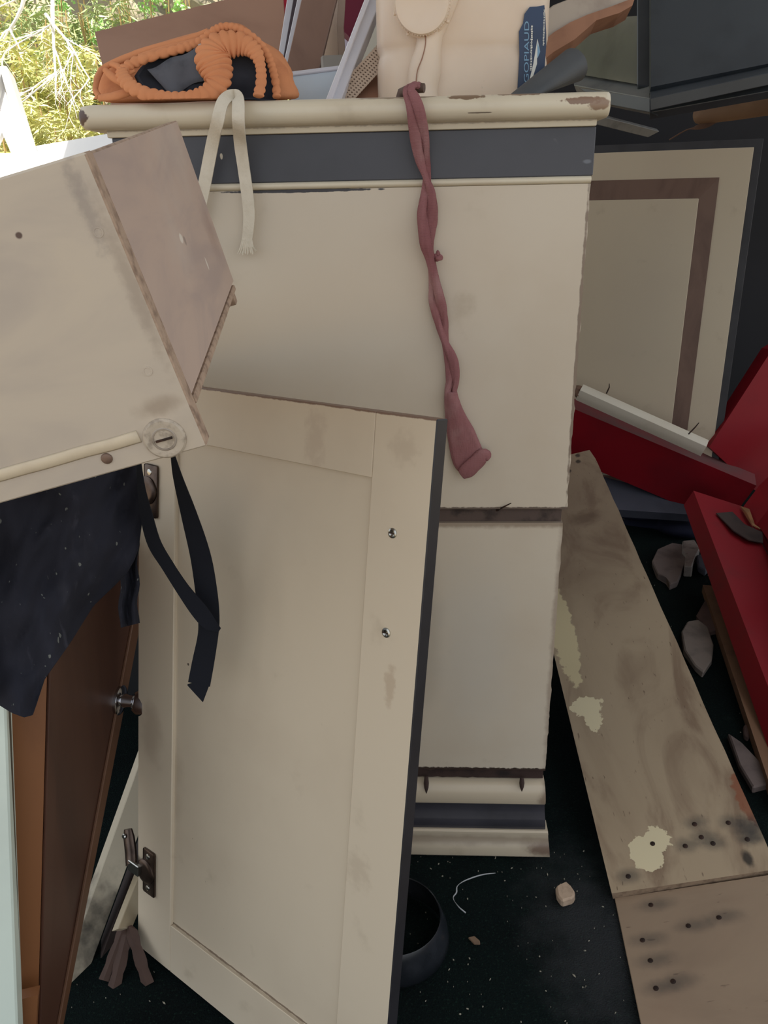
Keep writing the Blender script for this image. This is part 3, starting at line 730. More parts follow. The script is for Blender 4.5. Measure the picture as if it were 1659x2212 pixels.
# chrome knob
mch = plain('chrome', rgb(200, 200, 204), 0.12, metal=1.0).done()
kp = FP(256, 1512)
bm = bmesh.new(); lathe(bm, kp, -fn, [(0, 0.021), (0.004, 0.021), (0.006, 0.018), (0.007, 0.010), (0.022, 0.009), (0.024, 0.015), (0.032, 0.020), (0.042, 0.020), (0.047, 0.014), (0.048, 0.004)], 28)
kn = obj('door_knob', bm, mch, wdoor, world=True, smooth=True, auto=50); kn['label'] = 'round chrome knob'
# threshold block at the bottom
bm = bmesh.new(); slab(bm, [(40, 2160, 0.905), (82, 2150, 0.91), (70, 2330, 0.93), (20, 2330, None)], 0.015); obj('foot_block', bm, mow, wdoor, world=True)
# white unit at the very edge of the frame; the drawer lies on it
mwu = plain('mint_white_paint', rgb(214, 226, 216), 0.25, rgb(190, 202, 196), 6, 0.5).done()
wu = thing('white_unit', 'glossy pale mint-white cabinet side at the extreme lower left edge', 'cabinet', G(-60, 2300))
bm = bmesh.new(); slab(bm, [(-330, 1300, 0.80), (4, 1300, 0.82), (42, 2330, 0.88), (-200, 2330, None)], 0.02, 0.002); obj('side_panel', bm, mwu, wu, world=True)
bm = bmesh.new(); slab(bm, [(5, 1300, 0.822), (14, 1300, 0.832), (54, 2330, 0.90), (44, 2330, None)], 0.012); obj('edge_trim', bm, plain('dark_gap_trim', rgb(80, 74, 62), 0.6).done(), wu, world=True)
# painted board and sticks in the dark corner
msb = Mat('flaking_white_paint', rgb(188, 178, 158), 0.7); msb.grime(rgb(120, 104, 90), 10, 0.5, 0.7, 0.6)
msb.spot((-0.05, -0.05, 0.02), (0.09, 0.09, 0.07), rgb(44, 40, 40), 0.9, 0.5, 0.6, 40); MSB = msb.done()  # dark lower end: wear, with shade painted into the colour
bm = bmesh.new(); box(bm, -1.05, -0.31, 1.50, 1.53, 0.0, 0.80, 0.002, 1)  # added board: keeps this gap dark and blocks the outdoor light
solo('gap_shade_board', bm, plain('gap_shade_black', rgb(30, 31, 34), 0.8, rgb(20, 20, 22), 8, 0.6).done(), 'added blackish board that darkens the gap left of the leaning door', 'board')
bm = bmesh.new(); slab(bm, [(322, 1590, 1.34), (352, 1660, 1.34), (176, 2142, 1.135), (134, 2120, None)], 0.02, 0.001)
solo('painted_board', bm, MSB, 'flaking white painted board leaning in the dark corner behind the leaning door', 'board')
msk = wood('dark_stick_wood', rgb(62, 52, 50), rgb(34, 30, 30), 10, (1, 1, 1), 0.8, 0.6).done()
bm = bmesh.new(); slab(bm, [(330, 1760, 1.32), (352, 1800, 1.32), (222, 2130, 1.15), (196, 2130, None)], 0.02, 0.001)
solo('dark_batten', bm, msk, 'dark stained batten leaning beside the flaking white board', 'batten')
bm = bmesh.new(); slab(bm, [(312, 1860, 1.27), (330, 1900, 1.27), (286, 2004, 1.17), (256, 2006, None)], 0.012, 0.001)
solo('painted_offcut', bm, cream('offcut_paint', [], rgb(186, 172, 146)), 'cream painted offcut wedged behind the lower left corner of the leaning door', 'offcut')
mbs = wood('broken_brown_stick', rgb(78, 58, 50), rgb(46, 34, 30), 14, (1, 1, 1), 0.7, 0.6).done()
for (q0, q1, w, lab) in (((272, 1990, 1.17), (224, 2118, 1.128), 0.007, 'broken brown stick, leftmost of the three sticks by the door corner'),
                         ((278, 2004, 1.165), (246, 2136, 1.122), 0.009, 'broken brown stick, middle of the three sticks by the door corner'),
                         ((280, 2000, 1.16), (320, 2128, 1.124), 0.009, 'broken brown stick, rightmost of the three sticks by the door corner')):
    p0, p1 = W(*q0), W(*q1); bm = bmesh.new()
    tube(bm, [p0 + (p1 - p0) * k / 8 for k in range(9)], [w * (0.35 if k == 0 else 0.8 + 0.3 * abs(math.sin(k))) for k in range(9)], w * 0.45, 4)
    solo('broken_stick', bm, mbs, lab, 'stick', 'broken sticks by the leaning door')

# ------------------------------------------------------------------ cloth helpers
def sheet(bm, grid, th, n=None):
    """thin closed cloth from a grid of points."""
    R_, K = len(grid), len(grid[0]); A = [[bm.verts.new(p) for p in r] for r in grid]; n = n or fwd
    B = [[bm.verts.new(p + n * th) for p in r] for r in grid]
    for i in range(R_ - 1):
        for j in range(K - 1):
            bm.faces.new((A[i][j], A[i][j + 1], A[i + 1][j + 1], A[i + 1][j])); bm.faces.new((B[i][j], B[i + 1][j], B[i + 1][j + 1], B[i][j + 1]))
    for i in range(R_ - 1):
        bm.faces.new((A[i][0], A[i + 1][0], B[i + 1][0], B[i][0])); bm.faces.new((A[i][-1], B[i][-1], B[i + 1][-1], A[i + 1][-1]))
    for j in range(K - 1):
        bm.faces.new((A[0][j], B[0][j], B[0][j + 1], A[0][j + 1])); bm.faces.new((A[-1][j], A[-1][j + 1], B[-1][j + 1], B[-1][j]))
    return bm


def interp(tab, x):
    for (a, va), (b, vb) in zip(tab, tab[1:]):
        if x <= b: return va + (vb - va) * (x - a) / (b - a) if x > a else va
    return tab[-1][1]


# ------------------------------------------------------------------ dark apron with ties under the drawer
map_ = Mat('navy_apron_cloth', rgb(46, 47, 56), 0.95, spec=0.12)
map_.grime(rgb(34, 35, 43), 8, 0.4, 0.7, 0.7); map_.grime(rgb(88, 88, 98), 16, 0.62, 0.8, 0.35, (1, 1, 0.4))
map_.grime(rgb(140, 144, 138), 170, 0.73, 0.77, 0.55, (1, 1, 0.6), det=1); map_.grime(rgb(96, 96, 110), 30, 0.62, 0.8, 0.3, (2, 2, 0.5))
map_.bump(map_.noise(300, 2), 0.3, 0.001)
MAP = map_.done()
ap = thing('apron', 'paint-flecked dark navy apron with two long ties hanging from under the drawer', 'apron', W(150, 1500, 0.75))
bot = [(-160, 1500), (-20, 1512), (25, 1540), (52, 1550), (70, 1545), (95, 1468), (150, 1390), (200, 1310), (250, 1262), (275, 1236), (292, 1205), (303, 1170), (307, 1120)]
grid = []
NR, NK = 40, 56
for i in range(NR):
    row = []
    for j in range(NK):
        x = -160 + 467 * j / (NK - 1); yb = interp(bot, x); yt = 1075 - 0.27 * (x + 160) * 0.62
        t = i / (NR - 1); y = yt + (yb - yt) * t
        xx = x - 6 * (1 - t) * (x > 250)
        z = 0.69 + 0.00022 * (x + 160) + 0.03 * t + 0.012 * math.sin(x / 38 + 2.2 * t) * (0.3 + t) + 0.03 * noise.noise(Vector((x / 80, y / 140, 1))) + 0.008 * noise.noise(Vector(((x + y * 0.5) / 28, (y - x * 0.4) / 90, 4)))
        row.append(W(xx, y, z))
    grid.append(row)
bm = bmesh.new(); sheet(bm, grid, 0.002); obj('apron_cloth', bm, MAP, ap, world=True, smooth=True, auto=60)
grid = [[W(258 + 40 * j / 10 + 3 * math.sin(i), 1150 + (1356 - 10 * j / 10 - 1150) * i / 14, 0.86 + 0.008 * math.sin(j * 0.9 + i * 0.3)) for j in range(11)] for i in range(15)]
bm = bmesh.new(); sheet(bm, grid, 0.002); obj('apron_corner', bm, MAP, ap, world=True, smooth=True, auto=60)
mtie = Mat('black_tie_cloth', rgb(30, 32, 39), 0.9, spec=0.15); mtie.bump(mtie.noise(400, 2), 0.3, 0.001); MTIE = mtie.done()
t1 = cr([(372, 978, 0.70, 8, 0.9), (384, 1030, 0.76, 20, 0.4), (408, 1110, 0.83, 34, 0.2), (433, 1200, 0.875, 44, 0.05), (446, 1280, 0.89, 47, 0.0), (451, 1335, 0.895, 47, -0.1), (449, 1375, 0.90, 44, 0.0), (439, 1430, 0.91, 47, 0.05), (430, 1478, 0.915, 48, 0.0)], 50)
bm = bmesh.new()
pts = [W(a[0], a[1], a[2]) for a in t1]
ribbon(bm, pts, [a[3] / FPX * a[2] for a in t1], 0.0016, twist=[a[4] for a in t1])
P = [W(405, 1478, 0.914), W(455, 1466, 0.914), W(455, 1472, 0.914), W(438, 1517, 0.918), W(429, 1506, 0.918), W(405, 1481, 0.914)]
prism(bm, P, fwd * 0.0016); obj('apron_tie', bm, MTIE, ap, world=True, smooth=True, auto=50)
t2 = cr([(300, 1000, 0.72, 10, 0.9), (306, 1060, 0.76, 18, 0.5), (318, 1120, 0.80, 28, 0.1), (334, 1175, 0.83, 30, 0.0), (362, 1222, 0.85, 29, -0.2), (396, 1274, 0.865, 30, -0.1), (428, 1316, 0.872, 36, 0.0), (452, 1346, 0.876, 30, 0.3), (474, 1362, 0.878, 12, 0.8)], 46)
bm = bmesh.new(); ribbon(bm, [W(a[0], a[1], a[2]) for a in t2], [a[3] / FPX * a[2] for a in t2], 0.0016, twist=[a[4] for a in t2])
obj('apron_tie', bm, MTIE, ap, world=True, smooth=True, auto=50)

# ------------------------------------------------------------------ pink twisted rag
CN = RZ @ Vector((0, 1, 0))


def cabpt(px, py, off):
    return onplane(px, py, CABO - CN * off, CN)


rg = Mat('faded_pink_rag', rgb(148, 102, 104), 0.95, spec=0.1)
rg.grime(rgb(178, 146, 144), 9, 0.45, 0.65, 0.6); rg.grime(rgb(112, 62, 68), 18, 0.45, 0.7, 0.6, (1, 1, 0.25)); rg.grime(rgb(96, 74, 78), 7, 0.55, 0.75, 0.5)
wv = rg.n('ShaderNodeTexWave'); rg.l(rg.co, wv.inputs['Vector']); wv.inputs['Scale'].default_value = 260; wv.inputs['Distortion'].default_value = 1.5; wv.bands_direction = 'Z'
rg.bump(wv.outputs['Fac'], 0.35, 0.001); rg.bump(rg.noise(160, 3, (3, 3, 0.5)), 0.5, 0.002); RG = rg.done()
rag = thing('twisted_rag', 'faded pink twisted rag hanging from a peg down the cabinet front', 'rag', cabpt(1010, 1030, 0.02))
rw = [(902, 190, -0.004, 26), (890, 188, 0.012, 28), (884, 200, 0.028, 30), (895, 235, 0.034, 38), (907, 290, 0.024, 42), (914, 345, 0.016, 34), (921, 385, 0.014, 27), (926, 420, 0.014, 34), (921, 470, 0.014, 46), (922, 520, 0.014, 43), (931, 560, 0.013, 33), (938, 605, 0.013, 36), (944, 645, 0.013, 38), (952, 690, 0.013, 31), (960, 735, 0.013, 27), (974, 780, 0.013, 33), (978, 822, 0.013, 30), (974, 850, 0.013, 33), (983, 895, 0.012, 46), (998, 945, 0.011, 60), (1012, 990, 0.010, 68), (1021, 1006, 0.010, 58)]
R_ = cr([(float(a), float(b), float(c_), float(d)) for a, b, c_, d in rw], 220)
bm = bmesh.new()
pts = [cabpt(a[0], a[1], a[2]) for a in R_]
ra = [a[3] / 2 / FPX * (p - EYE).dot(fwd) for a, p in zip(R_, pts)]
tw = [0.6 + 13.5 * min(k / 219, 0.80) for k in range(220)]
rb = [min(r, 0.0125) * (0.95 if k / 219 < 0.82 else max(0.28, 0.95 - (k / 219 - 0.82) * 6)) for k, r in enumerate(ra)]


def ragshape(s, t):
    ph = 0.6 + 13.5 * min(s, 0.80); f = 1.0 if s < 0.78 else max(0.0, 1 - (s - 0.78) * 9)
    return (1 - f) * (1 + 0.05 * math.sin(t * 7)) + f * (0.30 + 0.76 * abs(math.cos(t - ph)) ** 0.8 + 0.04 * math.sin(9 * t + 30 * s) + 0.05 * noise.noise(Vector((math.cos(t) * 2, math.sin(t) * 2, s * 22))))


k0 = 176
tube(bm, pts[k0:], ra[k0:], rb[k0:], 40, axis=CN, shape=lambda s_, t: ragshape(0.80 + 0.2 * s_, t)); obj('rag_cloth', bm, RG, rag, world=True, smooth=True)
for sg in (0.0, math.pi):
    cs, rs, ds_ = [], [], []
    for k in range(0, 190):
        T = (pts[min(k + 1, 219)] - pts[max(k - 1, 0)]).normalized(); N = T.cross(CN).normalized(); B = N.cross(T)
        ph = 0.6 + 15.0 * k / 219 + sg + 0.5 * math.sin(k * 0.09); en = 1.0 if k < 165 else max(0.0, 1 - (k - 165) / 25)
        R0 = ra[k]; D0 = min(rb[k], 0.011)
        cs.append(pts[k] + N * (0.44 * R0 * math.cos(ph)) + B * (0.50 * D0 * math.sin(ph) * en) - CN * (0.001 * (1 - en)))
        rs.append(R0 * (0.56 + 0.07 * math.sin(k * 0.17 + sg)) * (0.35 + 0.65 * en)); ds_.append(D0 * 0.58 * (0.3 + 0.7 * en))
    bm = bmesh.new(); tube(bm, cs, rs, ds_, 26, axis=CN, shape=lambda s_, t: 1 + 0.09 * math.cos(3 * t + 40 * s_) + 0.06 * math.sin(7 * t + 60 * s_) + 0.07 * noise.noise(Vector((math.cos(t) * 2, math.sin(t) * 2, s_ * 26 + sg))))
    obj('rag_strand', bm, RG, rag, world=True, smooth=True)
hm = cr([(998, 1020, 0.014, 10), (1010, 1012, 0.016, 13), (1028, 994, 0.016, 13), (1044, 980, 0.015, 12), (1050, 986, 0.012, 9)], 24)
bm = bmesh.new(); pts = [cabpt(a[0], a[1] + 4, a[2]) for a in hm]
tube(bm, pts, [a[3] * 1.25 / FPX * 1.1 for a in hm], 0.006, 16, axis=CN, shape=lambda s, t: 1 + 0.08 * math.sin(5 * t + 9 * s)); obj('rag_hem', bm, RG, rag, world=True, smooth=True)
bm = bmesh.new(); rock(bm, cabpt(944, 556, 0.018), 0.006, 0.005, 0.005, 3, 3, 0.9); rock(bm, cabpt(946, 549, 0.018), 0.003, 0.003, 0.004, 8, 2, 0.9); obj('rag_fray', bm, RG, rag, world=True, smooth=True)

# ------------------------------------------------------------------ orange trousers on the worktop
mo = Mat('orange_corduroy', rgb(214, 146, 104), 0.9, spec=0.15)
mo.grime(rgb(198, 128, 88), 8, 0.4, 0.7, 0.6); mo.grime(rgb(176, 112, 82), 22, 0.55, 0.75, 0.5)
mo.bump(mo.noise(240, 3), 0.3, 0.001); MO = mo.done()
mli = plain('dark_lining', rgb(62, 64, 72), 0.95, rgb(44, 46, 54), 14, 0.7, spec=0.1).done()
tr = thing('orange_trousers', 'rolled-up orange trousers with a gathered waistband on the cabinet top', 'trousers', W(430, 215, 0.95))
TZ = 1.1445
sil = [(204, 214), (200, 196), (212, 160), (224, 140), (262, 118), (330, 98), (400, 78), (455, 62), (482, 52), (515, 54), (552, 74), (585, 100), (612, 130), (635, 168), (650, 207), (600, 216), (500, 217), (400, 222), (300, 222), (240, 222)]
n_ = 72
SC_ = cr([(float(a), float(b)) for a, b in sil + sil[:1]], n_ + 1)[:-1]
cx, cy = 420.0, 175.0
rings = []
for zc, s in ((0.955, 0.55), (0.952, 0.80), (0.960, 0.94), (0.985, 1.0), (1.03, 0.99), (1.09, 0.93), (1.14, 0.80), (1.17, 0.55), (1.18, 0.2)):
    r = []
    for k, (x, y) in enumerate(SC_):
        f = 1 + 0.035 * noise.noise(Vector((x / 45, y / 30, zc * 9))) + 0.03 * math.sin(k * 0.55 + zc * 22)
        s2 = s * (f if s > 0.6 else 1)
        p = W(cx + (x - cx) * s2, cy + (y - cy) * min(s2, 1.02), zc)
        if p.z < TZ: p.z = TZ
        r.append(p)
    rings.append(r)
bm = bmesh.new(); ring_loft(bm, rings); obj('trouser_cloth', bm, MO, tr, world=True, smooth=True)


def puff(nm, path, depth, n=120, k=46, amp=0.17, rbk=0.75, seg=18):
    q = cr([tuple(map(float, p)) for p in path], n)
    b_ = bmesh.new(); P_ = [W(x, y, z) for x, y, r, z in q]
    R__ = [r / FPX * z for x, y, r, z in q]

    def sh_(s, t):
        ph = s * k * 2 * math.pi + 1.3 * math.sin(s * 23) + 0.8 * math.sin(s * 57 + 2 * t)
        pl = abs(math.sin(ph / 2)) ** 0.7
        return 1 + amp * (2 * pl - 1.3) * (0.45 + 0.55 * abs(math.cos(t - 0.4))) + 0.07 * noise.noise(Vector((s * 30, math.cos(t) * 1.5, math.sin(t) * 1.5)))
    tube(b_, P_, R__, [min(r * rbk, depth) for r in R__], seg, shape=sh_)
    for v in b_.verts:
        if v.co.z < TZ and v.co.y > 1.0: v.co.z = TZ + 0.0005
    return obj(nm, b_, MO, tr, world=True, smooth=True)


# dark openings behind the gathered bands
for nm, pl in (('lining', [(290, 165), (312, 138), (360, 118), (420, 98), (462, 84), (470, 120), (455, 185), (400, 202), (340, 200), (305, 188)]),
               ('lining', [(480, 190), (478, 140), (505, 112), (560, 112), (592, 150), (600, 214), (540, 216), (495, 214)])):
    bm = bmesh.new(); c_ = cr([(float(a), float(b)) for a, b in pl + pl[:1]], 41)[:-1]
    mx_, my_ = sum(p[0] for p in c_) / 40, sum(p[1] for p in c_) / 40
    rings = [[W(mx_ + (x - mx_) * s, my_ + (y - my_) * s, z) for x, y in c_] for s, z in ((1.0, 0.935), (0.92, 0.933), (0.75, 0.945), (0.45, 0.951), (0.1, 0.953))]
    ring_loft(bm, rings); obj(nm, bm, mli, tr, world=True, smooth=True)
bm = bmesh.new(); grid = [[W(318 + 118 * j / 14 + 10 * i, 150 - 52 * j / 14 + 11 * i + 3 * math.sin(j * 0.8), 0.925 + 0.0015 * i + 0.002 * math.sin(j * 0.9 + i * 0.7)) for j in range(15)] for i in range(6)]
sheet(bm, grid, 0.001); obj('lining_fold', bm, plain('grey_lining', rgb(92, 94, 102), 0.9, rgb(56, 58, 66), 26, 0.9).done(), tr, world=True, smooth=True)
bm = bmesh.new(); grid = [[W(428 + 46 * j / 6, 96 - 18 * j / 6 + 9 * i, 0.922 + 0.002 * math.sin(j * 1.9 + i)) for j in range(7)] for i in range(4)]
sheet(bm, grid, 0.001); obj('lining_tuft', bm, plain('white_lining', rgb(206, 200, 196), 0.9, rgb(160, 156, 156), 40, 0.6).done(), tr, world=True, smooth=True)
puff('waistband', [(262, 156, 10, 0.922), (285, 138, 11, 0.924), (330, 121, 10, 0.926), (390, 105, 10, 0.928), (430, 91, 9, 0.93), (458, 70, 9, 0.93), (482, 58, 8, 0.93), (515, 62, 8, 0.93), (548, 82, 8, 0.93), (572, 108, 8, 0.93), (586, 140, 8, 0.93), (595, 175, 8, 0.928), (598, 210, 8, 0.925)], 0.012, 260, 34, 0.24)
puff('waistband', [(262, 152, 12, 0.918), (270, 174, 15, 0.912), (298, 196, 15, 0.905), (345, 209, 14, 0.90), (395, 212, 14, 0.899), (440, 204, 18, 0.90), (470, 183, 25, 0.905), (468, 152, 33, 0.91), (460, 122, 36, 0.914), (480, 100, 31, 0.918), (518, 96, 25, 0.92), (548, 110, 17, 0.918), (562, 140, 11, 0.914), (564, 175, 11, 0.908), (558, 208, 11, 0.902)], 0.014, 380, 40, 0.17, 0.5, 28)
puff('fold', [(214, 208, 6, 0.935), (206, 190, 6, 0.94), (220, 152, 6, 0.945), (250, 134, 7, 0.945), (320, 108, 8, 0.945), (400, 88, 8, 0.944), (450, 68, 7, 0.942)], 0.010, 90, 3, 0.05)
puff('fold', [(214, 212, 7, 0.928), (250, 207, 9, 0.922), (285, 192, 8, 0.925), (246, 168, 9, 0.935), (226, 150, 6, 0.938)], 0.010, 70, 2, 0.05)
puff('fold', [(240, 138, 6, 0.938), (258, 146, 7, 0.932), (262, 162, 8, 0.926), (290, 150, 6, 0.926)], 0.010, 40, 2, 0.05)
puff('fold', [(300, 122, 5, 0.938), (350, 106, 6, 0.936), (410, 92, 6, 0.936), (440, 82, 5, 0.936)], 0.008, 40, 2, 0.05)
mst = plain('cream_cotton_tape', rgb(216, 208, 192), 0.9, rgb(196, 186, 168), 60, 0.5, spec=0.1, bump=0.5, bsc=500).done()
for path in ([(512, 205, 0.905, 22), (494, 208, 0.893, 24), (480, 224, 0.8855, 26), (470, 262, 0.886, 27), (461, 300, 0.915, 27), (452, 345, 0.932, 27), (443, 392, 0.942, 27), (433, 440, 0.955, 27), (424, 480, 0.965, 27)],
             [(498, 206, 0.907, 20), (512, 207, 0.895, 24), (515, 226, 0.886, 27), (515, 262, 0.886, 27), (519, 310, 0.918, 27), (526, 360, 0.936, 26), (533, 410, 0.946, 26), (538, 460, 0.958, 25), (536, 500, 0.968, 23), (533, 520, 0.972, 22)]):
    q = cr([tuple(map(float, p)) for p in path], 50); bm = bmesh.new()
    ribbon(bm, [W(a[0], a[1], a[2]) for a in q], [a[3] / FPX * a[2] for a in q], 0.0022, axis=CN)
    dstr = obj('drawstring', bm, mst, tr, world=True, smooth=True, auto=60)
bm = bmesh.new()
for k in range(34):
    x0 = 523 + 21 * k / 33; x1 = 515 + 36 * k / 33 + random.uniform(-3, 3)
    tube(bm, [W(x0, 518, 0.971), W((x0 * 2 + x1) / 3 + random.uniform(-1, 1), 533, 0.973), W(x1, 545 + random.uniform(-4, 6), 0.976)], 0.0006, seg=5)
o = obj('frayed_end', bm, mst, dstr, world=True); o['kind'] = 'stuff'

# ------------------------------------------------------------------ plastic jug
mj = Mat('milky_plastic', rgb(226, 208, 188), 0.38); mj.grime(rgb(208, 186, 164), 5, 0.4, 0.7, 0.5); mj.grime(rgb(128, 100, 78), 60, 0.72, 0.78, 0.7, det=2)
mj.b.inputs['Subsurface Weight'].default_value = 0.15; mj.b.inputs['Subsurface Radius'].default_value = (0.02, 0.015, 0.01); MJ = mj.done()
JC = Vector((0.1222, 1.298, TZ))
jug = thing('plastic_jug', 'big milky plastic jug with round screw cap and dark blue label on the cabinet', 'jug', JC)
prof = [(0.0, 0.90), (0.004, 0.97), (0.012, 1.0), (0.060, 1.0), (0.068, 0.985), (0.074, 0.965), (0.080, 0.985), (0.088, 1.0), (0.24, 1.0), (0.27, 0.96), (0.285, 0.8)]
rings = []
for h, s in prof:
    r = []
    for k in range(72):
        t = 2 * math.pi * k / 72; e = 0.42
        cx_, sy_ = math.cos(t), math.sin(t)
        r.append(Vector((0.1185 * s * math.copysign(abs(cx_) ** e, cx_), 0.092 * s * math.copysign(abs(sy_) ** e, sy_), h)))
    rings.append(r)
bm = bmesh.new(); ring_loft(bm, rings); obj('jug_body', bm, MJ, jug, smooth=True, auto=50)
# moulded ridge that carries the neck
yf = JC.y - 0.092
FJ = lambda x, y, off=0.0: onplane(x, y, Vector((0, yf - off, 0)), Vector((0, 1, 0)))
rd = cr([(915.0, 240.0, 34.0), (912, 195, 33), (918, 150, 34), (925, 105, 27), (930, 70, 28), (936, 30, 40), (940, -20, 55)], 40)
bm = bmesh.new(); tube(bm, [FJ(a[0], a[1], 0.004) for a in rd], [a[2] / FPX * 1.08 for a in rd], 0.020, 24, axis=Vector((0, 1, 0)))
for v in bm.verts:
    if v.co.z < TZ: v.co.z = TZ
ob = obj('neck_ridge', bm, MJ, jug, world=True, smooth=True)
seam = cr([(918.0, 70.0), (919, 95), (912, 125), (901, 155), (898, 195)], 20)
bm = bmesh.new(); tube(bm, [FJ(a[0], a[1], 0.0235) for a in seam], 0.0007, seg=6); obj('mould_seam', bm, plain('seam_brown', rgb(150, 112, 92), 0.7).done(), jug, world=True)
cd_ = Vector((-0.16, -1, -0.10)).normalized(); cc_ = FJ(914, 10, 0.018)
bm = bmesh.new(); lathe(bm, cc_, cd_, [(0, 0.0375), (0.003, 0.0375), (0.0035, 0.0355), (0.014, 0.035), (0.017, 0.0335), (0.0175, 0.028), (0.0165, 0.026)], 48); cap = obj('screw_cap', bm, MJ, jug, world=True, smooth=True, auto=35)
u_ = cd_.orthogonal().normalized(); v_ = cd_.cross(u_)
for k in range(60):
    t = 2 * math.pi * k / 60; d0 = u_ * math.cos(t) + v_ * math.sin(t); p = cc_ + cd_ * 0.009 + d0 * 0.0352
    bm = bmesh.new() if k == 0 else bm
    cyl(bm, p - cd_ * 0.005, p + cd_ * 0.005, 0.0007, seg=5)
o = obj('cap_knurl', bm, MJ, cap, world=True); o['kind'] = 'stuff'
for k in range(8):
    t = 2 * math.pi * (k + 0.3) / 8; d0 = u_ * math.cos(t) + v_ * math.sin(t); p = cc_ + cd_ * 0.002 + d0 * 0.0375
    bm = bmesh.new(); box(bm, p.x - 0.002, p.x + 0.002, p.y - 0.0025, p.y + 0.0025, p.z - 0.002, p.z + 0.002, 0.0006, 1); obj('cap_nub', bm, MJ, cap, world=True)
# dark blue torn label with vertical lettering
mlb = Mat('dark_blue_print', rgb(36, 58, 92), 0.35); mlb.grime(rgb(22, 36, 60), 14, 0.4, 0.7, 0.6); MLB = mlb.done()
lp = [(1117, 205), (1122, 120), (1121, 68), (1130, 50), (1133, 30), (1144, 15), (1160, 14), (1176, 11), (1178, 30), (1180, 75), (1180, 100), (1177, 140), (1176, 205)]
bm = bmesh.new(); prism(bm, [FJ(x, y, 0.0012) for x, y in lp], Vector((0, 0.001, 0))); lab = obj('label', bm, MLB, jug, world=True)
mlw = plain('white_print', rgb(220, 220, 212), 0.5).done(); mlc = plain('pale_blue_print', rgb(120, 160, 190), 0.5).done()
bm = bmesh.new(); prism(bm, [FJ(x, y, 0.0016) for x, y in [(1161, 84), (1167, 112), (1160, 126), (1160, 138), (1150, 170), (1144, 172), (1152, 138)]], Vector((0, 0.0003, 0))); obj('label_flame', bm, mlw, lab, world=True)
bm = bmesh.new(); prism(bm, [FJ(x, y, 0.0018) for x, y in [(1161, 90), (1167, 112), (1161, 126)]], Vector((0, 0.0003, 0))); obj('label_flame', bm, mlc, lab, world=True)


def text(body, px0, px1, height_px, mat, parent, nm, fit=True):
    """print that runs up the label."""
    cu = bpy.data.curves.new(nm, 'FONT'); cu.body = body; cu.extrude = 0.0; cu.size = 1.0
    to = bpy.data.objects.new(nm, cu); C.objects.link(to)
    dg = bpy.context.evaluated_depsgraph_get(); me = bpy.data.meshes.new_from_object(to.evaluated_get(dg))
    C.objects.unlink(to); bpy.data.objects.remove(to)
    xs = [v.co.x for v in me.vertices]; ys = [v.co.y for v in me.vertices]; x0, x1, y0, y1 = min(xs), max(xs), min(ys), max(ys)
    A, B = FJ(px0[0], px0[1], 0.0017), FJ(px1[0], px1[1], 0.0017); d = B - A; h = height_px / FPX * 1.08
    side = Vector((-1, 0, 0))
    Mi = jug.matrix_world.inverted()
    for v in me.vertices:
        v.co = Mi @ (A + d * ((v.co.x - x0) / (x1 - x0)) + side * ((v.co.y - y0) / (y1 - y0) * h))
    me.materials.append(mat); t_ = bpy.data.objects.new(nm, me); link(t_, parent); return t_


text('GOPIAUD', (1142, 178), (1143, 46), 10, mlc, lab, 'label_print')
# two columns of fine print too small to read: only strokes
bm = bmesh.new()
for (xa, ya, xb, yb, hw) in ((1147, 152, 1149, 56, 2.4), (1174, 98, 1176, 20, 2.0)):
    y = ya
    while y > yb:
        st_ = random.uniform(1.2, 3.2); x = xa + (xb - xa) * (ya - y) / (ya - yb); w1, w2 = random.uniform(0.4, 1) * hw, random.uniform(0.4, 1) * hw
        prism(bm, [FJ(x - w1, y, 0.0017), FJ(x + w2, y, 0.0017), FJ(x + w2, y - st_, 0.0017), FJ(x - w1, y - st_, 0.0017)], Vector((0, 0.0003, 0))); y -= st_ + random.uniform(0.8, 1.8)
o = obj('fine_print', bm, mlw, lab, world=True); o['kind'] = 'stuff'

# ------------------------------------------------------------------ dark tube in front of the jug
mtb = plain('dark_grey_card', rgb(76, 79, 82), 0.75, rgb(60, 62, 66), 10, 0.5).done()
a, b = W(1239, 141, 1.035), W(1112, 245, 0.985)
bm = bmesh.new(); d = (b - a).normalized()
lathe(bm, a, d, [(0.004, 0.018), (0.0, 0.019), (0.0, 0.0212), ((b - a).length, 0.0212)], 32)
for v in bm.verts:
    if v.co.z < TZ: v.co.z = TZ
solo('grey_tube', bm, mtb, 'slanting dark grey tube lying in front of the jug label', 'tube', smooth=True, auto=50)


# ------------------------------------------------------------------ boards and scraps stacked behind the cabinet
def bslab(name, q, th, mat, label, cat, bev=0.001):
    b = bmesh.new(); slab(b, q, th, bev); return solo(name, b, mat, label, cat)


chest = thing('storage_chest', 'low dark chest behind the cream cabinet carrying the loose boards', 'chest', (-0.02, 1.9, 0.0))
mcs = plain('chest_dark_wood', rgb(60, 50, 46), 0.7, rgb(40, 34, 32), 8, 0.6).done()
part_box('chest_body', mcs, chest, (-0.29, 0.24, -0.34, 0.42, 0.0, 1.06)); part_box('chest_lid', mcs, chest, (-0.305, 0.255, -0.355, 0.435, 1.06, 1.085))
mpb = wood('reddish_ply', rgb(164, 130, 112), rgb(130, 98, 84), 6, (0.4, 1, 1), 0.55, 0.6); mpb.grime(rgb(206, 196, 186), 22, 0.7, 0.76, 0.6)
bslab('plywood_sheet', [(204, 68, 1.62), (610, -32, 1.66), (622, 150, 1.60), (600, 222, None), (243, 240, None)], 0.015, mpb.done(), 'reddish plywood sheet standing behind the orange trousers', 'board')
mred = plain('crimson_plastic', rgb(170, 40, 62), 0.4, rgb(140, 30, 50), 6, 0.4).done()
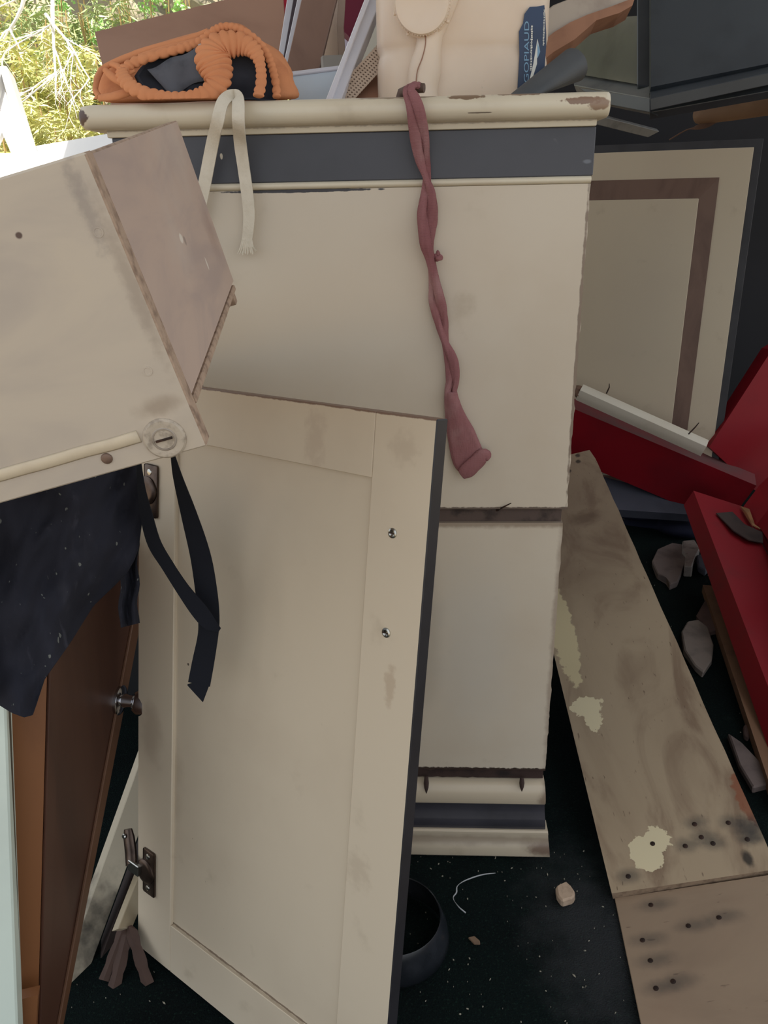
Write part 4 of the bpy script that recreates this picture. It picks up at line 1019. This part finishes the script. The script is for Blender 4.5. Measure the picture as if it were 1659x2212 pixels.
bslab('red_strip', [(598, -40, 1.72), (640, -40, 1.72), (622, 160, 1.68), (600, 160, None)], 0.01, mred, 'narrow crimson strip between the plywood sheet and the brown board', 'strip')
mwp = plain('bluish_white_laminate', rgb(212, 214, 224), 0.4, rgb(190, 192, 204), 6, 0.4).done()
mbd = wood('walnut_board', rgb(134, 108, 96), rgb(104, 80, 72), 7, (1, 1, 0.3), 0.5, 0.6).done()
mde2 = plain('dark_edge', rgb(64, 56, 64), 0.6).done()
bslab('white_laminate_board', [(626, -40, 1.53), (640, -40, 1.53), (612, 145, 1.47), (596, 150, None)], 0.02, mwp, 'thin white laminate board at the far left of the leaning stack', 'board')
bslab('dark_board', [(640, -40, 1.50), (651, -40, 1.50), (616, 150, 1.44), (607, 150, None)], 0.02, mde2, 'thin dark board edge between two white edges in the leaning stack', 'board')
bslab('white_laminate_board', [(650, -40, 1.47), (664, -40, 1.47), (620, 158, 1.41), (608, 158, None)], 0.02, mwp, 'thin white laminate edge directly beside the brown walnut board', 'board')
bslab('walnut_board', [(660, -40, 1.43), (736, -40, 1.44), (686, 165, 1.38), (612, 172, None)], 0.018, mbd, 'wide brown walnut board leaning among the stack behind the cabinet', 'board')
bslab('brown_offcut', [(733, -30, 1.56), (727, 55, 1.55), (733, 150, 1.50), (690, 150, None)], 0.015, wood('taupe_board', rgb(150, 130, 116), rgb(120, 102, 92), 7, (1, 1, 0.3), 0.6, 0.5).done(), 'narrow taupe board just right of the walnut board', 'board')
bslab('maroon_panel', [(700, -60, 1.9), (812, -60, 1.9), (788, 22, 1.88), (757, 82, None), (722, 50, None)], 0.02, plain('maroon_paint', rgb(104, 34, 56), 0.5, rgb(80, 28, 46), 8, 0.5).done(), 'dark maroon panel behind the white slanting bar', 'panel')
bslab('white_sheet', [(700, 20, 1.98), (800, 60, 1.98), (770, 200, 1.92), (700, 200, None)], 0.01, plain('lilac_white', rgb(214, 206, 222), 0.5, rgb(180, 172, 190), 20, 0.4).done(), 'lilac white sheet below the maroon panel', 'sheet')
bm = bmesh.new(); slab(bm, [(692, 116, 1.36), (748, 114, 1.36), (746, 150, 1.35), (694, 150, None)], 0.05, 0.004); solo('grey_block', bm, plain('weathered_grey', rgb(142, 138, 132), 0.8, rgb(108, 104, 100), 20, 0.5).done(), 'small weathered grey block behind the light blue box', 'block')
mlbx = plain('light_blue_white_paint', rgb(196, 210, 222), 0.4, rgb(178, 192, 204), 8, 0.4).done()
bx_ = thing('light_blue_box', 'light blue-white box standing on the cabinet beside the trousers', 'box', W(680, 215, 1.2))
wslab('box_front', mlbx, bx_, [(628, 162, 1.20), (750, 146, 1.18), (750, 228, 1.165), (628, 236, None)], 0.09, 0.002); wslab('box_lid', mwp, bx_, [(626, 154, 1.197), (752, 138, 1.177), (752, 147, 1.176), (626, 163, None)], 0.09, 0.001)
bar = thing('white_bar', 'slanting glossy white window bar right of the light blue box', 'bar', W(720, 215, 1.08))
wslab('bar_face', mwp, bar, [(812, -40, 1.22), (838, -40, 1.22), (737, 214, 1.08), (716, 214, None)], 0.02, 0.001); wslab('bar_edge', plain('white_gloss', rgb(226, 228, 238), 0.2).done(), bar, [(802, -40, 1.212), (812, -40, 1.212), (716, 216, 1.072), (703, 216, None)], 0.024, 0.001)
bslab('pale_grey_panel', [(828, -40, 1.34), (862, -40, 1.34), (862, 180, 1.30), (764, 180, None)], 0.015, plain('pale_grey_green_paint', rgb(200, 198, 186), 0.5, rgb(184, 182, 170), 6, 0.4).done(), 'pale grey-green panel between the white bar and the jug', 'panel')
bslab('gap_fill_panel', [(770, 95, 1.42), (800, 95, 1.42), (790, 330, 1.40), (650, 330, None)], 0.015, plain('gap_fill_grey', rgb(120, 128, 136), 0.5, rgb(90, 96, 104), 8, 0.5).done(), 'slate grey panel added as the dark gap beneath the white bar', 'panel')  # added sheet; its grey stands for the shade in this gap
bslab('brown_wedge', [(756, 222, 1.12), (842, 130, 1.16), (850, 222, 1.12)], 0.03, wood('russet_wood', rgb(160, 118, 96), rgb(126, 90, 74), 7, (1, 1, 1), 0.6, 0.5).done(), 'russet wooden wedge under the woven webbing beside the jug', 'wood block')
web = thing('webbing_strap', 'woven beige webbing strap slanting up to the jug', 'strap', W(745, 205, 1.1))
WA, WB = W(738, 214, 1.10), W(846, 96, 1.14)
mweb = plain('beige_webbing', rgb(186, 166, 148), 0.9, rgb(150, 130, 114), 40, 0.5).done()
bm = bmesh.new(); ribbon(bm, [WA + (WB - WA) * k / 6 for k in range(7)], 0.027, 0.0012); obj('strap_base', bm, plain('webbing_shadow', rgb(120, 100, 88), 0.9).done(), web, world=True)
wd_ = (WB - WA).normalized(); wn = wd_.cross(fwd).normalized()
bm = bmesh.new()
for k in range(6):
    off = wn * (-0.0125 + 0.005 * k); ribbon(bm, [WA + off - fwd * 0.0014 + (WB - WA) * j / 4 for j in range(5)], 0.0028, 0.001)
L_ = (WB - WA).length; k = 0
while k * 0.0052 < L_:
    c_ = WA + wd_ * (k * 0.0052) - fwd * 0.0019; ribbon(bm, [c_ - wn * 0.0145, c_, c_ + wn * 0.0145], 0.0024, 0.001); k += 1
o = obj('strap_weave', bm, mweb, web, world=True); o['kind'] = 'stuff'

# ------------------------------------------------------------------ broken carved moulding and dark dresser, upper right
bk = thing('broken_moulding', 'broken carved wood moulding with pale paint between the jug and the dark dresser', 'moulding', W(1270, 80, 1.34))
mpale = plain('pale_grey_paint', rgb(176, 164, 150), 0.6, rgb(140, 124, 112), 12, 0.6).done()
mraw = wood('raw_brown_wood', rgb(158, 116, 92), rgb(112, 78, 62), 12, (1, 1, 1), 0.8, 0.7).done()
wslab('painted_face', mpale, bk, [(1010, 160, 1.31), (1196, 10, 1.34), (1300, -30, None), (1400, -60, 1.38), (1370, -2, None), (1268, 34, None), (1196, 70, None), (1010, 226, None)], 0.03, 0.002)
bm = bmesh.new()
pl = [(1010, 226), (1196, 70), (1232, 48), (1268, 32), (1320, 14), (1372, -6), (1366, 12), (1338, 28), (1318, 34), (1288, 44), (1268, 62), (1240, 86), (1196, 112), (1010, 262)]
P_ = [W(x, y, 1.335 + 0.00018 * (x - 1196)) for x, y in pl]; prism(bm, P_, fwd * 0.04); obj('raw_side', bm, mraw, bk, world=True)
ds = thing('dark_dresser', 'dark blue-black upturned dresser with ledge mouldings, top right', 'dresser', W(1450, 243, 1.6))
mdk = Mat('black_green_paint', rgb(62, 68, 74), 0.4); mdk.grime(rgb(46, 51, 57), 8, 0.4, 0.7, 0.6); mdk.grime(rgb(84, 88, 90), 70, 0.7, 0.8, 0.35); MDK = mdk.done()
mdg = Mat('glossy_dark_varnish', rgb(82, 86, 84), 0.12); mdg.grime(rgb(58, 61, 62), 10, 0.4, 0.7, 0.5); mdg.bump(mdg.noise(30, 3), 0.1, 0.001); MDG = mdg.done()
mdl = Mat('ledge_highlight_paint', rgb(124, 126, 124), 0.4); mdl.grime(rgb(70, 74, 78), 10, 0.4, 0.7, 0.7); MDL = mdl.done()  # lighter colour paints in the light caught by the ledge top
DA, DB, DC = (1228, 46, 1.86), (1378, 34, 1.58), (1378, 182, 1.56)
wslab('side_panel', MDG, ds, [DA, DB, DC, (1236, 158, None)], 0.02)
wslab('corner_post', MDK, ds, [(1376, -420, 1.62), (1407, -420, 1.61), (1407, 188, 1.545), (1376, 184, None)], 0.03, 0.002)
wslab('front_panel', MDK, ds, [(1406, -420, 1.61), (2200, -420, 1.47), (2200, 30, 1.39), (1406, 188, None)], 0.02)
wslab('ledge', MDL, ds, [(1236, 158, 1.86), (1404, 186, 1.545), (1404, 213, 1.50), (1240, 184, None)], 0.02, 0.001)
wslab('ledge', MDK, ds, [(1404, 186, 1.548), (2200, 30, 1.392), (2200, 40, 1.355), (1404, 213, None)], 0.02, 0.001)
wslab('skirt', MDK, ds, [(1240, 184, 1.80), (1404, 213, 1.50), (1404, 243, 1.49), (1300, 222, None)], 0.02, 0.001)
wslab('skirt', MDK, ds, [(1404, 213, 1.50), (2200, 40, 1.352), (2200, 100, 1.34), (1404, 243, None)], 0.02, 0.001)
for lx, ly, lz in ((1.02, 1.36, 1.40), (1.06, 1.72, 1.40)):
    q = bmesh.new(); box(q, lx, lx + 0.045, ly, ly + 0.045, 0.0, lz, 0.003, 1); obj('leg', q, MDK, ds, world=True)
wslab('edge_highlight', plain('edge_highlight_paint', rgb(150, 146, 138), 0.5, rgb(90, 90, 88), 40, 0.6).done(), ds, [(1404, 210, 1.497), (1700, 146, 1.447), (1700, 150, 1.445), (1404, 215, None)], 0.003)  # pale strip is a painted highlight along the ledge edge
bslab('metal_strip', [(1170, 218, 1.36), (1425, 284, 1.72), (1400, 297, 1.71), (1170, 240, None)], 0.01, plain('dull_grey_metal', rgb(120, 122, 122), 0.5, rgb(70, 72, 74), 20, 0.6).done(), 'dull grey strip jutting out behind the right end of the worktop', 'strip')
bslab('dark_shelf', [(1290, 240, 2.75), (1720, 215, 2.7), (1720, 292, 2.66), (1290, 292, None)], 0.02, mk, 'dark shelf board under the upturned dresser', 'shelf')
bm = bmesh.new(); tube(bm, [W(1505, 252, 1.90), W(1520, 247, 1.885), W(1600, 234, 1.83), W(2050, 166, 1.62)], [0.016, 0.022, 0.024, 0.024], seg=18)
solo('wooden_pole', bm, wood('tan_pole_wood', rgb(160, 128, 100), rgb(124, 96, 76), 8, (1, 1, 1), 0.7, 0.5).done(), 'tan wooden pole poking out below the dark dresser', 'pole', smooth=True, auto=60)
bm = bmesh.new(); q = cr([(1446.0, 302.0, 2.0), (1480, 282, 1.94), (1500, 276, 1.9), (1530, 268, 1.88), (1565, 250, 1.86)], 20)
tube(bm, [W(*p) for p in q], [0.0016 + 0.006 * max(0, math.sin((k - 7) / 12 * 3.14)) for k in range(20)], 0.0016, 6)
solo('dry_twig', bm, plain('dry_brown_leaf', rgb(110, 82, 66), 0.8, rgb(70, 50, 42), 30, 0.6).done(), 'dry twig with a shrivelled leaf above the panelled cupboard', 'twig')

# ------------------------------------------------------------------ outdoors: white frame, bamboo, branches
mwh = plain('sunlit_white_paint', rgb(240, 240, 240), 0.5, rgb(226, 228, 232), 3, 0.3).done()
af = thing('white_trestle', 'white painted trestle leg outside in the sun at the left edge', 'trestle', W(40, 420, 2.6))
for q in ([(-2, 142, 2.6), (14, 142, 2.6), (84, 372, 2.55), (60, 372, None)], [(-10, 142, 2.6), (6, 142, 2.6), (-56, 372, 2.55), (-80, 372, None)]):
    wslab('trestle_leg', mwh, af, q, 0.06, 0.002)
wslab('trestle_panel', mwh, af, [(2, 165, 2.63), (48, 330, 2.6), (24, 330, 2.6), (4, 285, None), (-16, 330, None), (-44, 330, None)], 0.02)
wslab('trestle_rail', mwh, af, [(-60, 330, 2.59), (62, 330, 2.58), (76, 400, 2.56), (-60, 400, None)], 0.05, 0.002)
bslab('white_tabletop', [(60, 318, 2.75), (330, 272, 2.5), (330, 470, 2.2), (60, 470, None)], 0.04, mwh, 'sunlit white tabletop outside behind the drawer', 'table')


def leafcloud(bm, n, cfun, L, wdt, droop=0.6):
    for _ in range(n):
        c_, dirv = cfun(); d = (dirv + Vector((random.gauss(0, 0.5), random.gauss(0, 0.5), random.gauss(-droop, 0.4)))).normalized()
        l = L * random.uniform(0.6, 1.3); s = d.cross(Vector((random.gauss(0, 1), random.gauss(0, 1), random.gauss(0, 1)))).normalized() * wdt * random.uniform(0.7, 1.2)
        v = [bm.verts.new(c_), bm.verts.new(c_ + d * l * 0.4 + s), bm.verts.new(c_ + d * l), bm.verts.new(c_ + d * l * 0.4 - s)]
        bm.faces.new((v[0], v[1], v[2])); bm.faces.new((v[0], v[2], v[3]))


def leafmat(name, a, b, c_):
    m = Mat(name, a, 0.5); m.grime(b, 9, 0.4, 0.65, 0.8); m.grime(c_, 25, 0.5, 0.7, 0.6)
    m.b.inputs['Transmission Weight'].default_value = 0.0; m.b.inputs['Subsurface Weight'].default_value = 0.0
    return m.done()


ML1 = leafmat('yellow_green_bamboo_leaf', rgb(208, 208, 140), rgb(178, 186, 112), rgb(226, 220, 166))
ML2 = leafmat('mid_green_bamboo_leaf', rgb(164, 180, 128), rgb(138, 156, 108), rgb(196, 200, 150))
ML3 = leafmat('fresh_green_leaf', rgb(176, 216, 140), rgb(150, 200, 120), rgb(196, 226, 160))
MCANE = plain('bamboo_cane', rgb(176, 150, 96), 0.5, rgb(140, 116, 80), 20, 0.7).done()
spots = [(-60, 300, 4.2, ML1), (25, 180, 4.0, ML1), (60, 330, 3.9, ML1), (130, 290, 4.0, ML1), (110, 150, 4.5, ML2), (190, 230, 4.3, ML1), (210, 90, 4.6, ML2), (-20, 40, 4.6, ML2), (120, 20, 4.7, ML2), (260, 40, 4.6, ML3), (340, 0, 4.7, ML3)]
where = ['at the extreme left edge', 'above the white trestle', 'low, right of the trestle', 'low, left of the cabinet top', 'behind the bare white branch', 'left of the plywood sheet', 'at the top corner of the plywood sheet', 'in the top left corner', 'top, right of the bare branch', 'bright green, above the plywood sheet', 'bright green, above the middle of the plywood']
for i, ((px, py, zc, m), wh) in enumerate(zip(spots, where)):
    c0 = W(px, py, zc); base = Vector((c0.x, c0.y, -0.03))
    t_ = thing('bamboo_clump', ('leafy bush ' if m is ML3 else 'bamboo clump ') + wh, 'bush' if m is ML3 else 'bamboo', base, group='bamboo outside')
    bm = bmesh.new()
    tops = []
    for k in range(9):
        b0 = base + Vector((random.uniform(-0.2, 0.2), random.uniform(-0.15, 0.15), 0)); tp = c0 + Vector((random.uniform(-0.22, 0.22), random.uniform(-0.15, 0.15), random.uniform(0, 0.35)))
        tops.append((b0, tp)); tube(bm, [b0 + (tp - b0) * j / 5 for j in range(6)], [0.008 * (1 - 0.1 * j) for j in range(6)], seg=6)
    o = obj('cane', bm, MCANE, t_, world=True); o['kind'] = 'stuff'
    bm = bmesh.new()
    hubs = []
    for k in range(26):
        b0, tp = random.choice(tops); f = random.uniform(0.72, 1.05); hubs.append(b0 + (tp - b0) * f + Vector((random.gauss(0, 0.10), random.gauss(0, 0.08), random.gauss(0, 0.09))))

    def cf():
        h = random.choice(hubs); a = random.uniform(0, 6.28)
        return h + Vector((random.gauss(0, 0.025), random.gauss(0, 0.025), random.gauss(0, 0.025))), Vector((math.cos(a), math.sin(a), 0.2))
    leafcloud(bm, 1500, cf, 0.075 if m is not ML3 else 0.03, 0.0055 if m is not ML3 else 0.009)
    o = obj('leaves', bm, m, t_, world=True); o['kind'] = 'stuff'
# hedge that closes the view
hg = thing('hedge', 'dull grey-brown hedge behind the bamboo', 'hedge', (-2.4, 7.0, -0.03))
bm = bmesh.new(); g = bmesh.ops.create_grid(bm, x_segments=60, y_segments=40, size=1.0)
for v in g['verts']:
    x, y = v.co.x * 4.2, v.co.y; z = (y + 1) * 1.9
    v.co = Vector((x, -0.3 + 0.35 * noise.noise(Vector((x * 2, z * 2, 0))) + 0.3 * noise.noise(Vector((x * 7, z * 7, 3))), z))
r_ = bmesh.ops.extrude_face_region(bm, geom=bm.faces[:])
for v in [e for e in r_['geom'] if isinstance(e, bmesh.types.BMVert)]: v.co.y = 0.6
mhg = Mat('hedge_twigs', rgb(164, 154, 134), 0.9); mhg.grime(rgb(112, 110, 90), 3, 0.4, 0.65, 0.8); mhg.grime(rgb(176, 168, 130), 30, 0.52, 0.7, 0.7, (3, 3, 1))
obj('hedge_mass', bm, mhg.done(), hg, smooth=True)
bm = bmesh.new()
leafcloud(bm, 9000, lambda: (Vector((random.uniform(-4, 4), -0.5 + random.uniform(-0.25, 0.2), random.uniform(0.3, 3.7))), Vector((random.gauss(0, 1), -1, 0.2))), 0.09, 0.007)
o = obj('hedge_leaves', bm, ML2, hg); o['kind'] = 'stuff'
# bare white branches
mwb = plain('bleached_branch', rgb(240, 238, 230), 0.6).done()


def branch(bm, p, d, L, r, depth):
    pts = [p]; dd = d.normalized()
    for k in range(5):
        dd = (dd + Vector((random.gauss(0, 0.10), random.gauss(0, 0.08), random.gauss(0, 0.05)))).normalized(); pts.append(pts[-1] + dd * L / 5)
    tube(bm, pts, [r * (1 - 0.13 * k) for k in range(6)], seg=5)
    if depth:
        for k in range(5 if depth > 1 else 4):
            i = random.randint(1, 5); s = random.choice((-1, 1)) * random.uniform(0.3, 0.8)
            branch(bm, pts[i], dd + Vector((s, random.gauss(0, 0.3), random.gauss(0, 0.25))), L * random.uniform(0.4, 0.65), r * 0.45, depth - 1)


random.seed(21)
bm = bmesh.new(); branch(bm, W(108, -60, 3.6), W(104, 190, 3.6) - W(108, -60, 3.6), 0.55, 0.010, 3); branch(bm, W(98, 30, 3.6), W(170, 150, 3.6) - W(98, 30, 3.6), 0.36, 0.007, 2)
solo('bare_branch', bm, mwb, 'bleached white bare branch hanging in front of the bamboo', 'branch')
bm = bmesh.new(); branch(bm, W(58, -40, 3.7), W(38, 90, 3.7) - W(58, -40, 3.7), 0.30, 0.012, 1)
solo('bare_branch', bm, mwb, 'short thick white branch left of the larger hanging branch', 'branch')
for o in bpy.data.objects:
    if '_m' in o: del o['_m']
